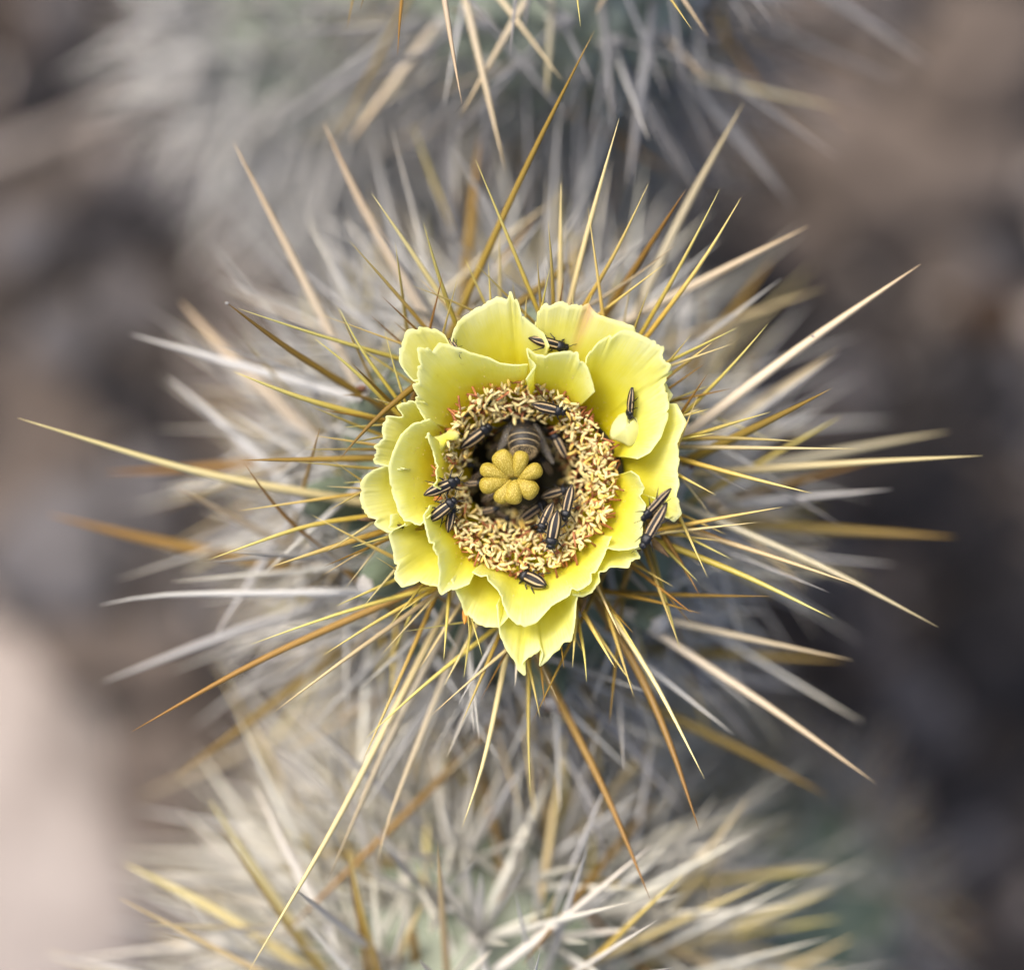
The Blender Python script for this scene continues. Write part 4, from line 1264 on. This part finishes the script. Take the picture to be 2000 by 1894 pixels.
# ---------------------------------------------------------------- bracts under the petals
def bract(outline, crop, z0, z1, mat):
    """pointed leafy scale: first point is the tip, last the root"""
    tip, root, wd = outline
    a = P(*cp(crop, *root), z0); b = P(*cp(crop, *tip), z1)
    # root it on the flower tube
    c = fl_c + Vector((a.x - fl_c.x, a.y - fl_c.y, 0)).normalized() * 0.0155; c.z = H - 0.024
    N = 10; vs, fs = [], []
    for i in range(N + 1):
        t = i / N
        p = c * (1 - t) ** 2 + a * 2 * t * (1 - t) + b * t * t
        ax = (b - c).normalized(); side = Vector((0, 0, 1)).cross(ax).normalized()
        wv = wd * CROPS[crop][2] * 0.1 * MM * 0.5 * math.sin(math.pi * min(1, 0.22 + 0.78 * t)) ** 0.8 + 0.00005
        for k in range(5):
            s = (k - 2) / 2
            vs.append(p + side * wv * s + Vector((0, 0, -0.0006 * s * s + 0.0003)))
    n = len(vs)
    vs += [q - Vector((0, 0, 0.0003)) for q in vs]
    for i in range(N):
        for k in range(4):
            a_ = i * 5 + k
            fs.append((a_, a_ + 1, a_ + 6, a_ + 5)); fs.append((n + a_ + 5, n + a_ + 6, n + a_ + 1, n + a_))
    link('bract', mesh('bract', [q - c for q in vs], fs, M[mat]), flower, c)
bract(((540, 1590), (540, 1500), 60), 'A', -10, -8, 'bract_red')
bract(((40, 1105), (150, 1110), 40), 'A', -10, -7, 'bract_brown')
bract(((1490, 1280), (1420, 1190), 50), 'A', -10, -7, 'bract_brown')
bract(((1080, 1540), (1110, 1440), 70), 'A', -10, -8, 'bract_brown')
bract(((420, 1440), (470, 1350), 60), 'A', -12, -9, 'bract_brown')
bract(((150, 790), (240, 800), 50), 'A', -12, -9, 'bract_brown')

# ---------------------------------------------------------------- beetles
def beetle_parts():
    """unit beetle: length 1 along +X (head at +X), standing on z = 0; returns list of (name, mesh)"""
    out = []
    # elytron: right half shell, mirrored for the other
    def elytron(sgn):
        NT, NS = 22, 12
        vs, fs, s_, t_ = [], [], [], []
        for i in range(NT + 1):
            t = i / NT                              # 0 at the shoulders .. 1 at the tip
            x = 0.20 - 0.70 * t
            wd = 0.178 * (1 - max(0, (t - 0.45) / 0.55) ** 2.1 * 0.93) * (0.90 + 0.10 * min(1, t * 5))
            ht = 0.150 * (1 - 0.55 * t ** 2.4) * (0.80 + 0.20 * min(1, t * 4))
            for k in range(NS + 1):
                a = k / NS * math.radians(112)
                y = sgn * (wd * math.sin(a) + 0.0015)
                z = 0.085 + ht * math.cos(a) * (1 if a < math.pi / 2 else 0.6)
                vs.append((x, y, z - 0.02 * t * t)); s_.append(k / NS); t_.append(t)
        for i in range(NT):
            for k in range(NS):
                a = i * (NS + 1) + k
                f = (a, a + 1, a + NS + 2, a + NS + 1)
                fs.append(f if sgn < 0 else f[::-1])
        me = mesh('elytron', vs, fs, M['elytra']); fattr(me, 's', s_); fattr(me, 't', t_)
        return me
    out.append(('elytron', elytron(1))); out.append(('elytron', elytron(-1)))
    def ell(name, c, r, sub=3, f=None):
        bm = bmesh.new(); bmesh.ops.create_icosphere(bm, subdivisions=sub, radius=1.0)
        for v in bm.verts:
            d = v.co.copy()
            q = Vector((d.x * r[0], d.y * r[1], d.z * r[2]))
            if f: q = f(d, q)
            v.co = q + Vector(c)
        me = bpy.data.meshes.new(name); bm.to_mesh(me); bm.free(); me.materials.append(M['beetle_black'])
        me.polygons.foreach_set('use_smooth', [True] * len(me.polygons)); return (name, me)
    out.append(ell('abdomen', (-0.13, 0, 0.09), (0.34, 0.155, 0.065), 3, lambda d, q: Vector((q.x, q.y * (1 if d.x > 0 else 1 - 0.45 * d.x * d.x), q.z))))
    out.append(ell('thorax', (0.285, 0, 0.125), (0.115, 0.172, 0.118), 3, lambda d, q: Vector((math.copysign(abs(d.x) ** 0.7, d.x) * 0.115, math.copysign(abs(d.y) ** 0.8, d.y) * 0.172 * (1 - 0.14 * d.x), q.z))))
    out.append(ell('head', (0.405, 0, 0.105), (0.088, 0.122, 0.092), 3, lambda d, q: Vector((q.x, q.y * (1 - 0.2 * max(0, d.x)), q.z))))
    for sg in (1, -1):
        out.append(ell('eye', (0.425, sg * 0.098, 0.115), (0.042, 0.030, 0.048), 2))
        vs, fs = tube([Vector(p) for p in ((0.46, sg * 0.045, 0.12), (0.51, sg * 0.085, 0.16), (0.555, sg * 0.135, 0.165), (0.60, sg * 0.16, 0.15), (0.645, sg * 0.20, 0.13))], [0.011, 0.012, 0.012, 0.011, 0.007], 5)
        out.append(('antenna', mesh('antenna', vs, fs, M['beetle_black'])))
        for (x0, x1, x2, x3) in ((0.24, 0.30, 0.36, 0.42), (0.10, 0.10, 0.04, 0.00), (-0.04, -0.12, -0.22, -0.30)):
            vs, fs = tube([Vector(p) for p in ((x0, sg * 0.06, 0.07), (x1, sg * 0.20, 0.115), (x2, sg * 0.275, 0.045), (x3, sg * 0.335, 0.004), (x3 + (x3 - x2) * 0.4, sg * 0.36, 0.002))], [0.022, 0.024, 0.014, 0.010, 0.006], 5)
            out.append(('leg', mesh('leg', vs, fs, M['beetle_black'])))
    return out
BP = beetle_parts()
BEETLES = []
def beetle(crop, head, tail, label, z=None, roll=0.0, pitch=0.0, lift=0.0, k=1.0, normal_mix=0.8, wy=0.92):
    hx, hy = cp(crop, *head); tx, ty = cp(crop, *tail)
    cx, cy = (hx + tx) / 2, (hy + ty) / 2
    if z is None:
        s0, n0 = surf(cx, cy)
        a0, na = surf(hx, hy); b0, nb_ = surf(tx, ty)
        n0 = (n0 * 2 + na + nb_).normalized()
        n0 = (n0 * normal_mix + Vector((0, 0, 1)) * (1 - normal_mix)).normalized()
        za_, zb_, zc_ = ((q.z - H) / MM for q in (a0, b0, s0))
        mid_ = (za_ + zb_) / 2
        up_ = max(0.0, zc_ - mid_) + lift
        hd, tl_ = P(hx, hy, za_ + up_), P(tx, ty, zb_ + up_)
        zz = mid_ + up_
    else:
        zz = z; n0 = Vector((0, 0, 1))
        hd, tl_ = P(hx, hy, zz), P(tx, ty, zz)
    fx = (hd - tl_); L = fx.length * k
    fx = fx.normalized()
    fx = (fx + Vector((0, 0, 1)) * math.tan(math.radians(pitch))).normalized()
    n0 = (n0 - fx * n0.dot(fx)).normalized()
    fy = n0.cross(fx)
    R = Matrix((fx, fy, n0)).transposed() @ Matrix.Rotation(math.radians(roll), 3, 'X')
    r = empty('beetle', P(cx, cy, zz))
    r.rotation_mode = 'QUATERNION'; r.rotation_quaternion = R.to_quaternion(); r.scale = (L, L * wy, L * wy)
    for nm, me in BP:
        o = bpy.data.objects.new(nm, me); COL.objects.link(o); o.parent = r
    tag(r, label, 'beetle', 'striped beetles in and on the flower')
    return r
G_ = None
beetle('A', (1022, 312), (832, 262), 'striped beetle lying along the notch between the two upright back petals', roll=-22, lift=0.7, normal_mix=0.35, wy=0.72)
beetle('R', (1195, 412), (928, 348), 'black-headed striped beetle crawling over the anthers behind the bee', z=-10.0)
beetle('A', (1322, 640), (1330, 490), 'mostly black beetle half tucked behind the pale curled petal tip', roll=58, lift=0.9, normal_mix=0.4)
beetle('R', (385, 915), (105, 1040), 'broad brown-striped beetle climbing the petal wall, above a cream-striped one', z=-6.2, roll=14, wy=0.86)
beetle('R', (360, 1070), (138, 1245), 'cream-and-black striped beetle squeezed against the folded petal, on top of another', z=-6.0)
beetle('R', (335, 1110), (293, 1330), 'dark beetle pressed underneath the cream-and-black striped one', z=-8.6)
beetle('R', (622, 500), (378, 685), 'dark slim beetle deep among the anthers beside the torn small petal', z=-13.5, roll=20)
beetle('R', (560, 950), (405, 960), 'small dark beetle wedged in the shade beside the stigma', z=-15)
beetle('R', (990, 1335), (1098, 1095), 'glossy beetle with thin stripes on the anthers, outer one of a close pair', z=-8.6, wy=0.9)
beetle('R', (1072, 1462), (1130, 1155), 'large glossy beetle heading out of the flower cup with its gilded stripes', z=-7.0, wy=0.95)
beetle('R', (1185, 1250), (1248, 960), 'reddish-brown beetle partly covered by anthers, head down', z=-9.2, roll=18, wy=0.8)
beetle('S', (1452, 672), (1800, 300), 'striped beetle on the torn petal edge, pushed against a larger one', z=1.0, roll=-34, wy=0.66)
beetle('S', (1480, 1015), (1778, 482), 'long striped beetle hanging head-first over the torn outer petal edge', z=1.2, roll=30, wy=0.62)
beetle('R', (850, 1648), (1058, 1748), 'pale tan-striped beetle standing alone on the smooth petal lip', lift=0.9, normal_mix=0.2, wy=1.08)
beetle('R', (1085, 545), (1200, 770), 'dark beetle in the shadow next to the bee', z=-17)
beetle('R', (1225, 995), (998, 1062), 'dull brown beetle lying in shade between the stigma and the anthers', z=-14)
beetle('R', (1050, 1090), (830, 1245), 'dark beetle deep in the cup under the stigma, near the glossy pair', z=-16.5)
beetle('R', (690, 1140), (525, 1180), 'dark beetle half seen below the stigma lobes', z=-17)
beetle('R', (500, 820), (320, 770), 'almost black beetle at the dark bottom of the flower cup', z=-18)
beetle('A', (530, 330), (475, 262), 'black beetle nearly hidden behind a petal edge, only its rim showing', lift=-0.6, roll=70)
beetle('A', (255, 1140), (225, 1126), 'tiny black beetle in a petal fold', lift=0.1)

for hd_, tl__, zz_, lb_ in (((690, 1000), (560, 1090), -22, 'added black beetle darkening the throat under the left side of the stigma'),
                           ((760, 1230), (640, 1170), -20, 'added black beetle darkening the throat between the stigma and the lower anthers'),
                           ((560, 860), (470, 930), -21, 'added black beetle darkening the throat beside the torn small petal'),
                           ((1010, 760), (1080, 880), -23, 'added black beetle darkening the throat under the wing of the bee'),
                           ((940, 1190), (860, 1130), -21, 'added black beetle darkening the cup below the stigma beside the glossy pair'),
                           ((700, 640), (610, 700), -22, 'added black beetle darkening the throat close to the bee abdomen')):
    beetle('R', hd_, tl__, lb_, z=zz_, k=1.25)  # extra beetles added to turn the hollow of the flower blacker

# ---------------------------------------------------------------- the bee
def pollen():
    rn = random.Random(31); vs, fs = [], []
    n = 0
    while n < 420:
        th = rn.uniform(0, 6.283); r = 178 + abs(rn.gauss(0, 34))
        x, y = FC[0] + r * math.cos(th), FC[1] + r * math.sin(th)
        p, nn = surf(x, y)
        s_ = rn.uniform(0.00005, 0.00013); k = len(vs)
        p = p + nn * s_ * 0.6
        for d in ((1, 0, 0), (-1, 0, 0), (0, 1, 0), (0, -1, 0), (0, 0, 1), (0, 0, -1)):
            vs.append(p + Vector(d) * s_ - fl_c)
        for f in ((0, 2, 4), (2, 1, 4), (1, 3, 4), (3, 0, 4), (2, 0, 5), (1, 2, 5), (3, 1, 5), (0, 3, 5)):
            fs.append(tuple(k + i for i in f))
        n += 1
    o = link('pollen', mesh('pollen', vs, fs, M['anther']), flower, fl_c); tag(o, kind='stuff')
pollen()

def bee():
    r = empty('bee', P(1022, 880, -22))
    tag(r, 'dark bee with pale-banded furry abdomen diving into the cup behind the stigma', 'bee')
    c0 = wloc(r)
    # abdomen axis: from the furry tip (near the stigma) up and away, then down to the thorax
    A = P(1024, 893, -11.5); B = P(1022, 838, -14.5)
    ax = (B - A).normalized(); side = Vector((1, 0, 0)); up = side.cross(ax).normalized()
    if up.z < 0: up = -up
    L = (B - A).length
    prof = [(0.0, 0.25), (0.05, 0.50), (0.12, 0.70), (0.22, 0.86), (0.24, 0.93), (0.42, 1.0), (0.44, 1.06), (0.62, 1.08), (0.64, 1.12), (0.82, 1.05), (0.84, 1.05), (1.0, 0.82), (1.1, 0.45)]
    def seg(i0, i1, name, mat, grow_=1.0):
        NS = 30; vs, fs = [], []
        rows = prof[i0:i1 + 1]
        for (t, w_) in rows:
            for k in range(NS):
                a = 2 * math.pi * k / NS
                vs.append(A + ax * (L * t) + (side * math.cos(a) * 0.0029 + up * math.sin(a) * 0.0026) * w_ * grow_ - c0)
        for i in range(len(rows) - 1):
            for k in range(NS):
                a = i * NS + k; b = i * NS + (k + 1) % NS
                fs.append((a, b, b + NS, a + NS))
        o = link(name, mesh(name, vs, fs, mat), r, c0)
        return o
    fur = []
    for (i0, i1) in ((0, 3), (3, 5), (5, 7), (7, 9), (9, 12)):
        o = seg(i0, i1, 'abdomen_segment', M['bee_dark'])
    # hair fringe at the tip and along the segment edges
    rn = random.Random(9); vs, fs = [], []
    def hairs(t0, t1, n, ln, out_, w0):
        for _ in range(n):
            t = rn.uniform(t0, t1); a = rn.uniform(0, 2 * math.pi)
            wv = np.interp(t, [p[0] for p in prof], [p[1] for p in prof])
            rad = side * math.cos(a) * 0.0029 + up * math.sin(a) * 0.0026
            p = A + ax * (L * t) + rad * wv * 0.99
            d = (rad.normalized() * out_ - ax * 1.0 + Vector((rn.gauss(0, .25), rn.gauss(0, .25), rn.gauss(0, .25)))).normalized()
            q = p + d * ln * rn.uniform(0.6, 1.2)
            s = d.cross(Vector((rn.gauss(0, 1), rn.gauss(0, 1), rn.gauss(0, 1)))).normalized() * w0
            k = len(vs); vs.extend([p - s - c0, p + s - c0, q - c0]); fs.append((k, k + 1, k + 2))
    hairs(0.0, 0.24, 1500, 0.0006, 0.6, 0.000028)
    hairs(0.225, 0.25, 500, 0.0004, 0.35, 0.000026)
    hairs(0.425, 0.445, 500, 0.0003, 0.35, 0.000026)
    hairs(0.625, 0.645, 400, 0.00028, 0.3, 0.000024)
    hairs(0.825, 0.845, 300, 0.00028, 0.3, 0.000022)
    hairs(0.2, 1.0, 900, 0.00025, 0.6, 0.00001)
    o = link('fur', mesh('fur', vs, fs, M['bee_fur']), r, c0); tag(o, kind='stuff')
    for t in (0.235, 0.435, 0.635):
        wv = np.interp(t, [p[0] for p in prof], [p[1] for p in prof]) * 1.0
        ring = [A + ax * (L * t) + (side * math.cos(a) * 0.0029 + up * math.sin(a) * 0.0026) * wv - c0 for a in [2 * math.pi * k / 28 for k in range(29)]]
        v_, f_ = tube(ring, [0.00009] * 29, 5)
        link('abdomen_band', mesh('abdomen_band', v_, f_, M['bee_band']), r, c0)
    # thorax and head go down into the cup
    def ball(name, c, rx, ry, rz, mat):
        bm = bmesh.new(); bmesh.ops.create_icosphere(bm, subdivisions=3, radius=1.0)
        for v in bm.verts:
            d = v.co.copy(); f = 1 + 0.05 * noise.noise(d * 4)
            v.co = Vector((d.x * rx * f, d.y * ry * f, d.z * rz * f))
        me = bpy.data.meshes.new(name); bm.to_mesh(me); bm.free(); me.materials.append(mat)
        me.polygons.foreach_set('use_smooth', [True] * len(me.polygons))
        return link(name, me, r, c)
    th_ = P(1020, 822, -19.0); ball('thorax', th_, 0.0027, 0.0026, 0.0029, M['bee_dark'])
    ball('head', P(1018, 836, -23.5), 0.0021, 0.0016, 0.0018, M['bee_dark'])
    for sg, tip in ((1, (1082, 905)), (-1, (972, 880))):
        root = th_ + Vector((sg * 0.0022, 0, 0.0012)); tp = P(*tip, -16.5)
        ax_ = (tp - root); sd = Vector((ax_.y, -ax_.x, 0)).normalized() * sg
        N = 12; vs, fs = [], []
        for i in range(N + 1):
            t = i / N; wv = 0.0015 * math.sin(math.pi * min(1, 0.06 + 0.9 * t ** 0.8)) ** 0.7
            c = root + ax_ * t + Vector((0, 0, 0.0006 * math.sin(t * 3)))
            vs += [c - sd * wv * 0.35 - c0, c + sd * wv - c0, c + sd * wv - Vector((0, 0, 0.00005)) - c0, c - sd * wv * 0.35 - Vector((0, 0, 0.00005)) - c0]
        for i in range(N):
            for k in range(4):
                a = i * 4 + k; b = i * 4 + (k + 1) % 4
                fs.append((a, b, b + 4, a + 4))
        link('wing', mesh('wing', vs, fs, M['wing']), r, c0)
        for (dx, dy, dz) in ((0.0045, -0.0035, -0.003), (0.005, 0.001, -0.004), (0.0035, 0.003, -0.004)):
            p1 = th_ + Vector((sg * 0.0015, 0, -0.001)); p3 = p1 + Vector((sg * dx, dy, dz)); p2 = (p1 + p3) / 2 + Vector((sg * 0.0006, 0, 0.0012))
            v_, f_ = tube([p1 - c0, p2 - c0, p3 - c0], [0.0004, 0.00045, 0.0002], 6)
            link('leg', mesh('leg', v_, f_, M['bee_dark']), r, c0)
bee()
